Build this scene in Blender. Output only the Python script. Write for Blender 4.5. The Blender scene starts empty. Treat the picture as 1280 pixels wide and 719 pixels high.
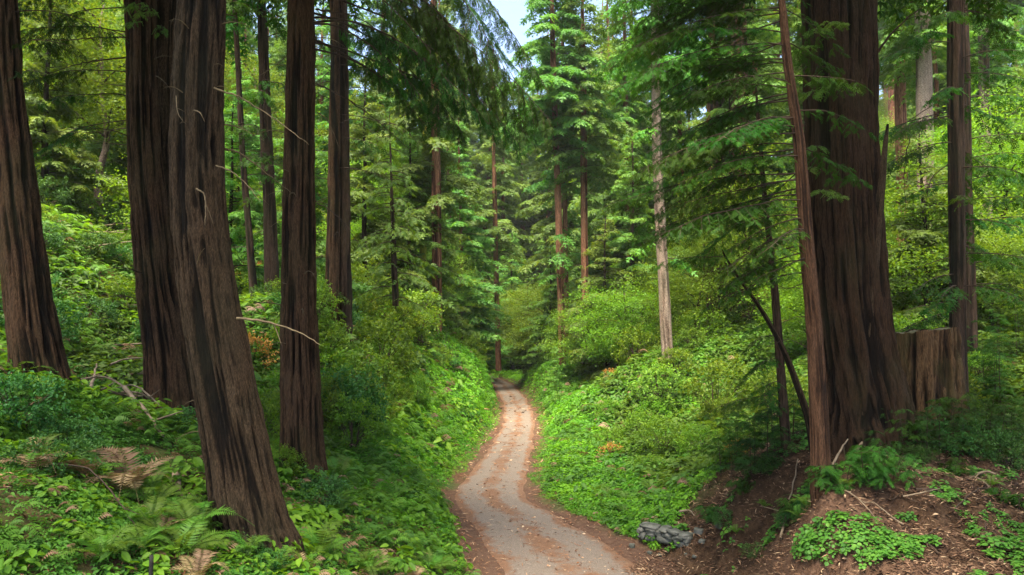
import bpy, math, numpy as np
from math import radians as R
RNG = np.random.default_rng(11)
S = bpy.context.scene
COL = S.collection

# ------------------------------------------------------------------ camera
CZ = 5.6
F = 853.0
PITCH = math.atan(50.5 / F)
cp, sp_ = math.cos(PITCH), math.sin(PITCH)
cam = bpy.data.cameras.new('camera')
cam.sensor_width = 36.0
cam.lens = 36.0 * F / 1280.0
cam.clip_start = 0.1
cam.clip_end = 3000
co = bpy.data.objects.new('camera', cam)
COL.objects.link(co)
co.location = (0, 0, CZ)
co.rotation_euler = (R(90) + PITCH, 0, 0)
S.camera = co

def at(px, py, Y):
    """world point at distance Y along the view for a spot in the photograph"""
    dx = (px - 640.0) / F
    dz = (359.5 - py) / F
    d = np.array([dx, cp - sp_ * dz, sp_ + cp * dz])
    return np.array([0, 0, CZ]) + d * (Y / d[1])

def proj(p):
    p = np.atleast_2d(p) - np.array([0, 0, CZ])
    f = p[:, 1] * cp + p[:, 2] * sp_
    u = -p[:, 1] * sp_ + p[:, 2] * cp
    return 640 + F * p[:, 0] / f, 359.5 - F * u / f, f

# ------------------------------------------------------------------ noise
def _h(i, j, k, s):
    with np.errstate(over='ignore'):
        n = (i.astype(np.uint32) * np.uint32(374761393) + j.astype(np.uint32) * np.uint32(668265263)
             + k.astype(np.uint32) * np.uint32(2147483647) + np.uint32(s * 974711 + 12345))
        n = (n ^ (n >> np.uint32(13))) * np.uint32(1274126177)
        n = (n ^ (n >> np.uint32(16))) * np.uint32(2246822519)
        n = n ^ (n >> np.uint32(15))
    return (n & np.uint32(0xffffff)).astype(np.float64) / float(0xffffff)

def vn(x, y, z=0.0, s=0):
    x, y, z = np.broadcast_arrays(np.asarray(x, float), np.asarray(y, float), np.asarray(z, float))
    i, j, k = np.floor(x).astype(np.int64), np.floor(y).astype(np.int64), np.floor(z).astype(np.int64)
    a, b, c = x - i, y - j, z - k
    a, b, c = a * a * (3 - 2 * a), b * b * (3 - 2 * b), c * c * (3 - 2 * c)
    k = k * 7
    r = 0
    for di, wa in ((0, 1 - a), (1, a)):
        for dj, wb in ((0, 1 - b), (1, b)):
            for dk, wc in ((0, 1 - c), (1, c)):
                r = r + wa * wb * wc * _h(i + di, j + dj, k + dk * 7, s)
    return r

def fbm(x, y, z=0.0, s=0, o=3):
    r, a, t = 0, 1.0, 0
    for q in range(o):
        f = 2.0 ** q
        r = r + a * vn(np.asarray(x) * f, np.asarray(y) * f, np.asarray(z) * f, s + q)
        t += a
        a *= .5
    return r / t

def norm(v):
    return v / np.maximum(np.linalg.norm(v, axis=-1, keepdims=True), 1e-9)

# ------------------------------------------------------------------ mesh building
def mesh_from(V, Fq, mats, attrs=None, smooth=False, midx=None):
    me = bpy.data.meshes.new('m')
    V = np.ascontiguousarray(V, np.float32)
    Fq = np.ascontiguousarray(Fq, np.int32)
    n, m = len(V), len(Fq)
    me.vertices.add(n)
    me.vertices.foreach_set('co', V.ravel())
    me.loops.add(m * 4)
    me.loops.foreach_set('vertex_index', Fq.ravel())
    me.polygons.add(m)
    me.polygons.foreach_set('loop_start', np.arange(0, m * 4, 4, dtype=np.int32))
    if smooth:
        me.polygons.foreach_set('use_smooth', np.ones(m, bool))
    for mt in (mats if isinstance(mats, (list, tuple)) else [mats]):
        me.materials.append(mt)
    if midx is not None:
        me.polygons.foreach_set('material_index', np.ascontiguousarray(midx, np.int32))
    me.update(calc_edges=True)
    for k, v in (attrs or {}).items():
        v = np.ascontiguousarray(v, np.float32)
        a = me.attributes.new(k, 'FLOAT', 'FACE' if len(v) == m and len(v) != n else 'POINT')
        a.data.foreach_set('value', v)
    return me

def two_mesh(fb, wb, fm, wm):
    n = sum(len(v) for v in fb.V)
    V = np.concatenate(fb.V + wb.V); Fq = np.concatenate(fb.F + [q + n for q in wb.F]); r = np.concatenate(fb.r + wb.r)
    k = sum(len(q) for q in fb.F)
    return mesh_from(V, Fq, [fm, wm], {'rnd': r}, False, (np.arange(len(Fq)) >= k).astype(np.int32))

class Batch:
    """collects many small leaf templates into one mesh"""
    def __init__(s):
        s.V, s.F, s.r, s.n = [], [], [], 0
    def raw(s, V, Fq, r):
        s.V.append(V); s.F.append(Fq + s.n); s.r.append(r); s.n += len(V)
    def add(s, tpl, pos, X, up, sc, rnd=None, rng=RNG, jit=.18):
        V, Fq = tpl
        pos = np.atleast_2d(pos); N = len(pos)
        if N == 0: return
        X = norm(np.broadcast_to(X, (N, 3)))
        up = np.broadcast_to(up, (N, 3))
        Z = norm(up - (up * X).sum(1, keepdims=True) * X + 1e-6)
        Yv = np.cross(Z, X)
        sc = np.broadcast_to(np.asarray(sc, float), (N,))[:, None, None]
        W = (V[None, :, 0:1] * X[:, None] + V[None, :, 1:2] * Yv[:, None] + V[None, :, 2:3] * Z[:, None]) * sc + pos[:, None]
        k = len(V)
        FF = (Fq[None] + (np.arange(N) * k)[:, None, None]).reshape(-1, 4)
        if rnd is None: rnd = rng.random(N)
        rr = np.clip(np.repeat(np.broadcast_to(rnd, (N,)), len(Fq)) + rng.normal(0, jit, N * len(Fq)), 0, 1)
        s.raw(W.reshape(-1, 3), FF, rr)
    def tube(s, pts, rad, n=4, rnd=.5):
        pts = np.asarray(pts, float); K = len(pts)
        rad = np.broadcast_to(np.asarray(rad, float), (K,))
        T = norm(np.gradient(pts, axis=0))
        ref = np.array([0, 0, 1.0]) if abs(T[K // 2, 2]) < .8 else np.array([1.0, 0, 0])
        A = norm(np.cross(T, ref)); B = np.cross(T, A)
        th = np.arange(n) * 2 * math.pi / n
        ring = A[:, None] * np.cos(th)[None, :, None] + B[:, None] * np.sin(th)[None, :, None]
        V = (pts[:, None] + ring * rad[:, None, None]).reshape(-1, 3)
        i, j = np.meshgrid(np.arange(K - 1), np.arange(n), indexing='ij')
        a = i * n + j; b = i * n + (j + 1) % n
        Fq = np.stack([a, b, b + n, a + n], -1).reshape(-1, 4)
        s.raw(V, Fq, np.full(len(Fq), rnd))
    def mesh(s, mat, smooth=False):
        if not s.V:
            s.raw(np.zeros((4, 3)), np.array([[0, 1, 2, 3]]), np.zeros(1))
        return mesh_from(np.concatenate(s.V), np.concatenate(s.F), mat, {'rnd': np.concatenate(s.r)}, smooth)

# ------------------------------------------------------------------ objects
LABELS = {}
def link(name, me, parent=None, loc=None):
    o = bpy.data.objects.new(name, me)
    COL.objects.link(o)
    if me is not None: me.name = name
    if parent is not None: o.parent = parent
    if loc is not None: o.location = loc
    return o
def tag(o, label=None, cat=None, group=None, kind=None):
    if label: o['label'] = label
    if cat: o['category'] = cat
    if group: o['group'] = group
    if kind: o['kind'] = kind
    return o
def thing(name, loc, label, cat, group=None):
    o = bpy.data.objects.new(name, None)
    o.empty_display_size = .3
    COL.objects.link(o)
    o.location = loc
    return tag(o, label, cat, group)
KIDS = {}
def copy_tree(o, parent=None):
    c = o.copy()
    COL.objects.link(c)
    if parent is not None: c.parent = parent
    for ch in [q for q in ALL_CHILDREN.get(o.name, [])]:
        copy_tree(ch, c)
    return c
ALL_CHILDREN = {}
def register(o):
    ALL_CHILDREN[o.name] = list(o.children)
    for c in o.children: register(c)

# ------------------------------------------------------------------ materials
def nt(name):
    m = bpy.data.materials.new(name)
    m.use_nodes = True
    t = m.node_tree
    t.nodes.clear()
    out = t.nodes.new('ShaderNodeOutputMaterial')
    return m, t, out
def nd(t, typ, **kw):
    n = t.nodes.new(typ)
    for k, v in kw.items():
        if k in n.inputs: n.inputs[k].default_value = v
        else: setattr(n, k, v)
    return n
def ramp(t, fac, stops):
    r = t.nodes.new('ShaderNodeValToRGB')
    e = r.color_ramp.elements
    while len(e) < len(stops): e.new(.5)
    for q, (p, c) in zip(e, stops):
        q.position = p
        q.color = (*c, 1)
    t.links.new(fac, r.inputs[0])
    return r.outputs[0]
def mixc(t, fac, a, b, mode='MIX'):
    n = t.nodes.new('ShaderNodeMix')
    n.data_type = 'RGBA'; n.blend_type = mode
    for s, i in ((fac, 0), (a, 6), (b, 7)):
        if isinstance(s, (int, float)): n.inputs[i].default_value = s
        elif isinstance(s, tuple): n.inputs[i].default_value = (*s, 1)
        else: t.links.new(s, n.inputs[i])
    return n.outputs[2]
def math_(t, op, a, b=0.0, clamp=False):
    n = t.nodes.new('ShaderNodeMath'); n.operation = op; n.use_clamp = clamp
    for s, i in ((a, 0), (b, 1)):
        if isinstance(s, (int, float)): n.inputs[i].default_value = s
        else: t.links.new(s, n.inputs[i])
    return n.outputs[0]
def noise(t, scale, detail=3.0, vec=None, rough=.55, out=0):
    n = nd(t, 'ShaderNodeTexNoise', Scale=scale, Detail=detail, Roughness=rough)
    if vec is not None: t.links.new(vec, n.inputs['Vector'])
    return n.outputs[out]
def coords(t, scale=(1, 1, 1), kind='Object'):
    c = t.nodes.new('ShaderNodeTexCoord')
    m = t.nodes.new('ShaderNodeMapping')
    m.inputs['Scale'].default_value = scale
    t.links.new(c.outputs[kind], m.inputs['Vector'])
    return m.outputs[0]
def attr(t, name):
    a = t.nodes.new('ShaderNodeAttribute'); a.attribute_name = name
    return a.outputs['Fac']

def leaf_mat(name, stops, trans=.38, tmul=(1.5, 1.35, .5), hue=.05, rough=.55, spec=.25):
    m, t, out = nt(name)
    oi = t.nodes.new('ShaderNodeObjectInfo')
    f = attr(t, 'rnd')
    c = ramp(t, f, [(q, (min(1, k[0] * 1.14), k[1], k[2] * .72)) for q, k in stops])
    hs = t.nodes.new('ShaderNodeHueSaturation')
    t.links.new(c, hs.inputs['Color'])
    h = math_(t, 'MULTIPLY_ADD', oi.outputs['Random'], hue); t.nodes[-1].inputs[2].default_value = .5 - hue / 2
    t.links.new(h, hs.inputs['Hue'])
    v = math_(t, 'MULTIPLY_ADD', oi.outputs['Random'], .5); t.nodes[-1].inputs[2].default_value = .75
    t.links.new(v, hs.inputs['Value'])
    p = nd(t, 'ShaderNodeBsdfPrincipled', Roughness=rough)
    p.inputs['Specular IOR Level'].default_value = spec
    t.links.new(hs.outputs[0], p.inputs['Base Color'])
    tr = t.nodes.new('ShaderNodeBsdfTranslucent')
    tc = mixc(t, 1.0, hs.outputs[0], tmul, 'MULTIPLY')
    t.links.new(tc, tr.inputs['Color'])
    mx = t.nodes.new('ShaderNodeMixShader')
    mx.inputs[0].default_value = trans
    t.links.new(p.outputs[0], mx.inputs[1]); t.links.new(tr.outputs[0], mx.inputs[2])
    t.links.new(mx.outputs[0], out.inputs[0])
    return m

def bark_mat(name, furrow, mid, ridge, moss=None, mossamt=.0, grain=(9, 9, .55), bump=.6):
    m, t, out = nt(name)
    v = coords(t, grain)
    v2 = coords(t, (1.4, 1.4, .35))
    n1 = noise(t, 2.6, 5, v, .62)
    n2 = noise(t, 1.6, 3, v2, .6)
    f = attr(t, 'ridge')
    g = math_(t, 'MULTIPLY_ADD', n1, .8); t.links.new(f, t.nodes[-1].inputs[2])
    g = math_(t, 'SUBTRACT', g, .42, True)
    c = ramp(t, g, [(.18, furrow), (.48, mid), (.85, ridge)])
    c = mixc(t, math_(t, 'MULTIPLY', n2, .9, True), c, mixc(t, 1.0, c, (1.25, 1.0, .85), 'MULTIPLY'))
    n4 = noise(t, 3.0, 4, coords(t, (grain[0] * 2.6, grain[1] * 2.6, grain[2] * 2.2)), .7)
    c = mixc(t, 1.0, c, ramp(t, n4, [(.36, (.32, .30, .29)), (.5, (.95, .95, .95)), (.66, (1.75, 1.7, 1.6))]), 'MULTIPLY')
    if moss is not None:
        mk = math_(t, 'MULTIPLY', math_(t, 'SUBTRACT', noise(t, 1.1, 4, coords(t, (1, 1, .45)), .65), .5 - mossamt * .25), 6.0, True)
        mk = math_(t, 'MULTIPLY', mk, mossamt * 1.6, True)
        c = mixc(t, mk, c, moss)
    p = nd(t, 'ShaderNodeBsdfPrincipled', Roughness=.9)
    p.inputs['Specular IOR Level'].default_value = .15
    t.links.new(c, p.inputs['Base Color'])
    b = nd(t, 'ShaderNodeBump', Strength=bump, Distance=.06)
    t.links.new(math_(t, 'ADD', n1, n4), b.inputs['Height'])
    t.links.new(b.outputs[0], p.inputs['Normal'])
    t.links.new(p.outputs[0], out.inputs[0])
    return m

def plain_mat(name, c1, c2, scale=6.0, rough=.85, stretch=(1, 1, 1), bump=.3):
    m, t, out = nt(name)
    v = coords(t, stretch)
    n1 = noise(t, scale, 4, v)
    c = ramp(t, n1, [(.3, c1), (.7, c2)])
    p = nd(t, 'ShaderNodeBsdfPrincipled', Roughness=rough)
    p.inputs['Specular IOR Level'].default_value = .2
    t.links.new(c, p.inputs['Base Color'])
    b = nd(t, 'ShaderNodeBump', Strength=bump, Distance=.02)
    t.links.new(noise(t, scale * 4, 4, v), b.inputs['Height'])
    t.links.new(b.outputs[0], p.inputs['Normal'])
    t.links.new(p.outputs[0], out.inputs[0])
    return m

def litter_mat(name, stops):
    m, t, out = nt(name)
    c = ramp(t, attr(t, 'rnd'), stops)
    p = nd(t, 'ShaderNodeBsdfPrincipled', Roughness=.85)
    p.inputs['Specular IOR Level'].default_value = .15
    t.links.new(c, p.inputs['Base Color'])
    t.links.new(p.outputs[0], out.inputs[0])
    return m

M = {}
M['thinbark'] = bark_mat('slender_bark', (.010, .0055, .0035), (.038, .020, .011), (.078, .045, .027), None, 0, (20, 20, 1.6), .7)
M['bigbark'] = bark_mat('old_redwood_bark', (.0025, .0015, .001), (.012, .0065, .0034), (.047, .028, .0155), (.05, .055, .02), .16, (15, 15, .8), 1.0)
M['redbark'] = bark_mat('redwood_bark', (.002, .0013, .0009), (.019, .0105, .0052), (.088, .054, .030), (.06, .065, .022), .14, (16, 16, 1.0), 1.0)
M['greybark'] = bark_mat('weathered_bark', (.002, .0014, .001), (.015, .0098, .0052), (.070, .050, .030), (.034, .038, .018), .14, (15, 15, 2.0), 1.0)
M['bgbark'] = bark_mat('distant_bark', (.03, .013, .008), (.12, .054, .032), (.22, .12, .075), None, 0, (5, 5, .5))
M['darkbark'] = bark_mat('dark_bark', (.006, .004, .003), (.026, .017, .012), (.055, .038, .028), (.03, .04, .015), .2)
M['palebark'] = bark_mat('pale_bark', (.05, .037, .03), (.13, .102, .082), (.215, .18, .15), (.12, .12, .07), .2, (5, 5, 2.5), .3)
M['mossbark'] = bark_mat('mossy_bark', (.10, .08, .03), (.24, .19, .05), (.34, .28, .06), (.25, .26, .03), .8, (4, 4, 2))
M['deadwood'] = plain_mat('dead_wood', (.09, .065, .04), (.26, .20, .135), 5, .85, (1, 1, .3))
M['stubwood'] = plain_mat('bare_twig_wood', (.055, .038, .02), (.19, .145, .08), 7, .85)
M['twig'] = plain_mat('branch_wood', (.022, .015, .010), (.07, .046, .03), 8)
M['stone'] = plain_mat('mossy_stone', (.035, .042, .028), (.15, .15, .13), 4, .9, (1, 1, 1), .7)
M['stump'] = bark_mat('stump_wood', (.006, .004, .002), (.045, .027, .014), (.115, .074, .038), (.075, .070, .022), .30, (9, 9, .7), .9)
M['stumptop'] = plain_mat('stump_top_moss', (.045, .045, .018), (.12, .105, .05), 5)
M['stake'] = plain_mat('black_stake', (.012, .011, .010), (.03, .028, .025), 9)

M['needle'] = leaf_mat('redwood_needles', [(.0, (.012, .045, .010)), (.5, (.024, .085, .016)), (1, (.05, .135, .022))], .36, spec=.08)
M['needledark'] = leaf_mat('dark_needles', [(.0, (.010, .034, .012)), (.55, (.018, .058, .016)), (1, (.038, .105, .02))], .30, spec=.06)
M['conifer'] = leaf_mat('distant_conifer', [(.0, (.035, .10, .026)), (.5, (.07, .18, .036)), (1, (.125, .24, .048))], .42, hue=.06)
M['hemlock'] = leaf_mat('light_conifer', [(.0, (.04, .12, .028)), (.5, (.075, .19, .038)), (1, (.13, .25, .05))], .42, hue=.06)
M['broad'] = leaf_mat('broad_leaves', [(.0, (.05, .12, .014)), (.5, (.09, .20, .022)), (1, (.16, .27, .028))], .42, hue=.035)
M['shrub'] = leaf_mat('shrub_leaves', [(.0, (.045, .12, .012)), (.5, (.095, .205, .016)), (1, (.16, .29, .03))], .42, hue=.05)
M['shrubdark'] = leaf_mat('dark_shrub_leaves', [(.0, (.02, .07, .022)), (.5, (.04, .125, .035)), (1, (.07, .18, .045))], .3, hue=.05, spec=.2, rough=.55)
M['cover'] = leaf_mat('ground_leaves', [(.0, (.03, .095, .02)), (.5, (.055, .165, .026)), (1, (.10, .24, .034))], .36, spec=.2, rough=.55)
M['coverbright'] = leaf_mat('bright_ground_leaves', [(.0, (.045, .13, .014)), (.5, (.095, .23, .018)), (1, (.155, .30, .024))], .42)
M['fern'] = leaf_mat('fern_green', [(.0, (.04, .12, .02)), (1, (.11, .25, .035))], .4)
M['dryfern'] = leaf_mat('fern_dry', [(.0, (.12, .085, .055)), (.6, (.23, .185, .135)), (1, (.33, .28, .22))], .3, (1.2, 1.1, .8))
M['rust'] = leaf_mat('rust_leaves', [(.0, (.22, .10, .04)), (1, (.45, .24, .10))], .35, (1.3, 1.1, .6))
M['mulch'] = litter_mat('duff_chips', [(.0, (.022, .012, .008)), (.45, (.09, .048, .027)), (.8, (.19, .11, .065)), (1, (.36, .26, .16))])
M['litter'] = litter_mat('needle_litter', [(.0, (.07, .028, .014)), (.5, (.19, .085, .042)), (.85, (.32, .18, .10)), (1, (.45, .34, .22))])

# ------------------------------------------------------------------ terrain
ROAD = np.array([[2.6, -8, 0.35], [2.5, 4, .3]] + [list(at(*q)) for q in
        ((826, 850, 10.6), (722, 719, 14.5), (656, 660, 18.5), (615, 620, 22.5), (627, 580, 28), (646, 540, 40), (647, 510, 52),
         (636, 490, 64), (622, 477, 77))] + [[-6.0, 95, -.5], [-16, 112, -.4], [-30, 125, 0.]])
ROAD[:, 2] += 0.0
def catmull(P, n=24):
    P = np.asarray(P, float)
    Q = np.vstack([2 * P[0] - P[1], P, 2 * P[-1] - P[-2]])
    out = []
    for i in range(1, len(Q) - 2):
        t = np.linspace(0, 1, n, endpoint=False)[:, None]
        a, b, c, d = Q[i - 1], Q[i], Q[i + 1], Q[i + 2]
        out.append(.5 * (2 * b + (c - a) * t + (2 * a - 5 * b + 4 * c - d) * t ** 2 + (3 * b - a - 3 * c + d) * t ** 3))
    out.append(P[-1:])
    return np.vstack(out)
RC = catmull(ROAD, 30)
RC[:, 2] = np.convolve(np.pad(RC[:, 2], 15, mode='edge'), np.ones(31) / 31, 'valid')

def road_dist(x, y):
    """distance to the road centre, signed (+ right), and road height"""
    x = np.asarray(x, float); y = np.asarray(y, float)
    sh = x.shape
    x, y = x.ravel(), y.ravel()
    D = np.empty(len(x)); H = np.empty(len(x))
    T = norm(np.gradient(RC[:, :2], axis=0))
    for s in range(0, len(x), 20000):
        dx = x[s:s + 20000, None] - RC[None, :, 0]; dy = y[s:s + 20000, None] - RC[None, :, 1]
        k = np.argmin(dx * dx + dy * dy, 1)
        i = np.arange(len(k))
        dd = np.hypot(dx[i, k], dy[i, k])
        side = np.sign(T[k, 1] * dx[i, k] - T[k, 0] * dy[i, k])
        D[s:s + 20000] = dd * side; H[s:s + 20000] = RC[k, 2]
    return D.reshape(sh), H.reshape(sh)

GP = [at(*q) for q in [
    # left side
    (50, 478, 13), (215, 536, 16), (378, 582, 15), (322, 674, 10), (345, 690, 9.6), (0, 700, 7.5), (0, 600, 8.7), (0, 520, 11), (150, 600, 11), (200, 700, 8.5),
    (450, 600, 17), (450, 719, 11), (545, 719, 13.6), (505, 650, 15.5), (530, 570, 24), (590, 540, 36), (560, 470, 45), (575, 450, 56),
    (450, 490, 26), (421, 400, 26), (335, 402, 28), (545, 412, 48), (500, 420, 38), (100, 425, 20), (200, 440, 22), (100, 292, 27), (60, 215, 34), (0, 300, 23),
    (100, 140, 48), (260, 350, 36), (480, 360, 70),
    # right side
    (790, 662, 17), (740, 640, 19.5), (700, 560, 30), (682, 500, 50), (662, 477, 78), (800, 565, 28), (870, 610, 20), (850, 510, 35), (920, 570, 18.5),
    (740, 490, 45), (835, 450, 38), (720, 452, 58), (1000, 490, 30), (950, 420, 40), (1200, 450, 25), (1250, 320, 40), (1100, 330, 46),
    # mound
    (1026, 606, 12), (1040, 622, 11.5), (1008, 624, 11.9), (1060, 590, 13), (1085, 552, 15), (1165, 565, 15.5), (1260, 610, 13), (1280, 719, 9.5), (1000, 719, 12), (915, 705, 14.5), (1100, 650, 11.5),
    (880, 650, 16.6), (930, 612, 15.2), (1250, 560, 18), (960, 575, 15.5), (1150, 700, 10.5), (1000, 660, 12.6)]]
GP += [np.array(q, float) for q in [
    (-2, 120, -.4), (0, 100, -.5), (-6, 160, 7), (0, 210, 22), (-45, 90, 26), (50, 90, 24), (-45, 40, 19), (48, 48, 15), (-30, 0, 10), (32, 0, 4.5), (-8, 0, 2.4),
    (8, 0, 2.2), (0, 2, .4), (3, -15, .4), (-25, -20, 8), (30, -20, 5), (-75, 60, 38), (80, 60, 34), (-70, 140, 48), (75, 140, 46), (0, 270, 45), (-80, 230, 60),
    (80, 230, 60), (-60, -30, 20), (60, -30, 18), (-20, 20, 7.5), (-25, 110, 9), (22, 100, 7), (26, 30, 5.6)]]
GP = np.array(GP)
def _U(r2): return np.where(r2 > 1e-9, .5 * r2 * np.log(np.maximum(r2, 1e-12)), 0)
def _fit(P, lam=.05):
    n = len(P); x = P[:, :2] / 20.0
    K = _U(((x[:, None] - x[None]) ** 2).sum(-1)) + lam * .02 * np.eye(n)
    A = np.zeros((n + 3, n + 3)); A[:n, :n] = K; A[:n, n] = 1; A[:n, n + 1:] = x; A[n, :n] = 1; A[n + 1:, :n] = x.T
    return np.linalg.solve(A, np.concatenate([P[:, 2], np.zeros(3)]))
_W = _fit(GP)
def tps(x, y):
    sh = x.shape; q = np.stack([x.ravel(), y.ravel()], 1) / 20.0; n = len(GP); g = GP[:, :2] / 20.0
    out = np.empty(len(q))
    for s in range(0, len(q), 20000):
        k = q[s:s + 20000]
        out[s:s + 20000] = _U(((k[:, None] - g[None]) ** 2).sum(-1)) @ _W[:n] + _W[n] + k @ _W[n + 1:]
    return out.reshape(sh)
HW = 1.22          # half width of the tarmac
def sstep(a, b, x):
    t = np.clip((x - a) / (b - a), 0, 1)
    return t * t * (3 - 2 * t)
def mound_mask(x, y):
    """bare duff on the bank at the right, at the foot of the big redwood"""
    a = sstep(1.5, 3.0, x) * sstep(19.0, 16.5, y) * sstep(3, 6, y)
    d, _ = road_dist(x, y)
    lim = np.interp(y, [8, 12, 14, 16, 18], [1.5, 1.6, 2.0, 3.2, 4.6])
    return a * sstep(lim - .3, lim + .4, x) * sstep(.5, 1.2, d)
def ground(x, y, rough=True):
    x = np.asarray(x, float); y = np.asarray(y, float)
    cx = np.clip(x, -85, 85); cy = np.clip(y, -30, 280)
    z = tps(cx, cy)
    z = np.minimum(z, 75)
    d, h = road_dist(x, y)
    if rough:
        near = sstep(60, 10, np.hypot(x, y))
        z = z + (fbm(x * .5, y * .5, 0, 3, 3) - .5) * .55 * (.4 + near * .6) + (fbm(x * 2.2, y * 2.2, 0, 9, 3) - .5) * .16
        z = z + (fbm(x * 3.5, y * 3.5, 0, 21, 4) - .5) * .42 * mound_mask(x, y)
    a = np.abs(d)
    w = sstep(3.1, 1.25, a)
    hb = h - .02 + .06 * sstep(1.2, 1.9, a)
    return z * (1 - w) + hb * w

gx = np.concatenate([-np.geomspace(300, 22, 40), np.linspace(-21.5, 21.5, 290), np.geomspace(22, 300, 40)])
gy = np.concatenate([np.linspace(-40, 2, 22), np.linspace(2.3, 45, 270), np.geomspace(45.3, 400, 130)])
GX, GY = np.meshgrid(gx, gy, indexing='ij')
GZ = ground(GX, GY)
GV = np.stack([GX, GY, GZ], -1).reshape(-1, 3)
ii, jj = np.meshgrid(np.arange(len(gx) - 1), np.arange(len(gy) - 1), indexing='ij')
a_ = ii * len(gy) + jj
GF = np.stack([a_, a_ + len(gy), a_ + len(gy) + 1, a_ + 1], -1).reshape(-1, 4)
rd, _ = road_dist(GX, GY)
m, t, out = nt('forest_floor')
n1 = noise(t, .9, 6, coords(t), .65); n2 = noise(t, 7, 5, coords(t), .72); n3 = noise(t, 34, 4, coords(t), .8)
soil = ramp(t, n2, [(.25, (.035, .020, .011)), (.5, (.085, .045, .024)), (.75, (.15, .085, .045))])
moss = ramp(t, n2, [(.3, (.022, .045, .010)), (.7, (.055, .10, .02))])
base = mixc(t, math_(t, 'MULTIPLY', math_(t, 'SUBTRACT', n1, .42), 5, True), soil, moss)
n5 = noise(t, 1.7, 5, coords(t), .7)
duff = ramp(t, math_(t, 'ADD', math_(t, 'MULTIPLY', n2, .6), math_(t, 'MULTIPLY', n3, .4)), [(.32, (.012, .008, .005)), (.48, (.050, .029, .016)), (.6, (.095, .058, .033)), (.72, (.18, .12, .07))])
duff = mixc(t, 1.0, duff, ramp(t, n5, [(.38, (.38, .36, .34)), (.56, (1.0, 1.0, 1.0)), (.7, (1.15, 1.1, 1.0))]), 'MULTIPLY')
dirt = ramp(t, math_(t, 'ADD', math_(t, 'MULTIPLY', n2, .5), math_(t, 'MULTIPLY', n3, .5)), [(.3, (.040, .022, .014)), (.5, (.092, .052, .034)), (.75, (.18, .115, .078))])
c = mixc(t, math_(t, 'MULTIPLY', attr(t, 'mound'), 1.0, True), base, duff)
c = mixc(t, math_(t, 'MULTIPLY', attr(t, 'verge'), 1.0, True), c, dirt)
p = nd(t, 'ShaderNodeBsdfPrincipled', Roughness=.95)
p.inputs['Specular IOR Level'].default_value = .1
t.links.new(c, p.inputs['Base Color'])
b = nd(t, 'ShaderNodeBump', Strength=.8, Distance=.04)
t.links.new(math_(t, 'ADD', n2, math_(t, 'MULTIPLY', n3, .5)), b.inputs['Height'])
t.links.new(b.outputs[0], p.inputs['Normal']); t.links.new(p.outputs[0], out.inputs[0])
M['ground'] = m
mm = mound_mask(GX, GY)
VW = lambda y: np.interp(y, [11, 18, 25], [2.8, 2.0, 1.35])
verge = sstep(VW(GY) + .3, VW(GY) - .4, np.abs(rd) + (fbm(GX * 1.2, GY * 1.2, 0, 5) - .5) * 1.2)
fr = sstep(1.0, 3.5, GX) * sstep(14.5, 12, GY) * sstep(5.0, 3.0, rd)   # dirt apron beside the road at the lower right
tag(link('ground', mesh_from(GV, GF, M['ground'], {'mound': mm.ravel(), 'verge': np.maximum(verge, fr * .75).ravel()}, True)), 'leaf-strewn forest floor rising on both sides of the road', 'ground', kind='structure')

def gz(x, y):
    return ground(np.asarray(x, float), np.asarray(y, float))
def on_ground(px, py, Y):
    p = at(px, py, Y)
    return np.array([p[0], p[1], float(gz(np.array([p[0]]), np.array([p[1]]))[0])])

# road
nr = len(RC)
T2 = norm(np.gradient(RC[:, :2], axis=0)); N2 = np.stack([T2[:, 1], -T2[:, 0]], 1)
us = np.linspace(-1, 1, 21)
arc = np.concatenate([[0], np.cumsum(np.linalg.norm(np.diff(RC[:, :2], axis=0), axis=1))])
HWV = np.interp(RC[:, 1], [12, 16, 22, 30], [1.75, 1.5, 1.14, 1.02])
wob = (fbm(arc * .6, 0 * arc + 3, 0, 31) - .5) * .35; wob2 = (fbm(arc * .6, 0 * arc + 9, 0, 33) - .5) * .35
U = np.where(us[None] < 0, us[None] * (HWV + wob)[:, None], us[None] * (HWV + wob2)[:, None])
RV = np.zeros((nr, 21, 3))
RV[:, :, :2] = RC[:, None, :2] + N2[:, None] * U[:, :, None]
RV[:, :, 2] = RC[:, None, 2] + .035 - .03 * us[None] ** 2 - .03 * (np.abs(us[None]) > .99)
i_, j_ = np.meshgrid(np.arange(nr - 1), np.arange(20), indexing='ij')
q = i_ * 21 + j_
RF = np.stack([q, q + 1, q + 22, q + 21], -1).reshape(-1, 4)
m, t, out = nt('worn_tarmac')
cc = coords(t)
n_a = noise(t, 38, 5, cc, .78); n_b = noise(t, 1.0, 5, cc, .62); n_c = noise(t, .45, 3, cc); n_d = noise(t, 9, 4, cc, .7)
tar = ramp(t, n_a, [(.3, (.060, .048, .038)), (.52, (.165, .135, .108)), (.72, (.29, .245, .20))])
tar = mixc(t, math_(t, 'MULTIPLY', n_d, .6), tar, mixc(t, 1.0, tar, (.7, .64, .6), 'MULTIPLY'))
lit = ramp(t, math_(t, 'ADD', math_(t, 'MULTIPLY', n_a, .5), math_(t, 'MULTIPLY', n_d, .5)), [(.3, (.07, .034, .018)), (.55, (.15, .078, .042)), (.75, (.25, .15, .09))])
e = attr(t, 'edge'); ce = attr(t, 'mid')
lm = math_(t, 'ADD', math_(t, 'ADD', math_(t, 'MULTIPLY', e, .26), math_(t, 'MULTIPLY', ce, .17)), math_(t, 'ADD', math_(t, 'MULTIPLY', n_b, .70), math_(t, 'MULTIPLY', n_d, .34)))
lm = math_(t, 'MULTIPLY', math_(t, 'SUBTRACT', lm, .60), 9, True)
c = mixc(t, math_(t, 'MULTIPLY', lm, .92), tar, lit)
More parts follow.
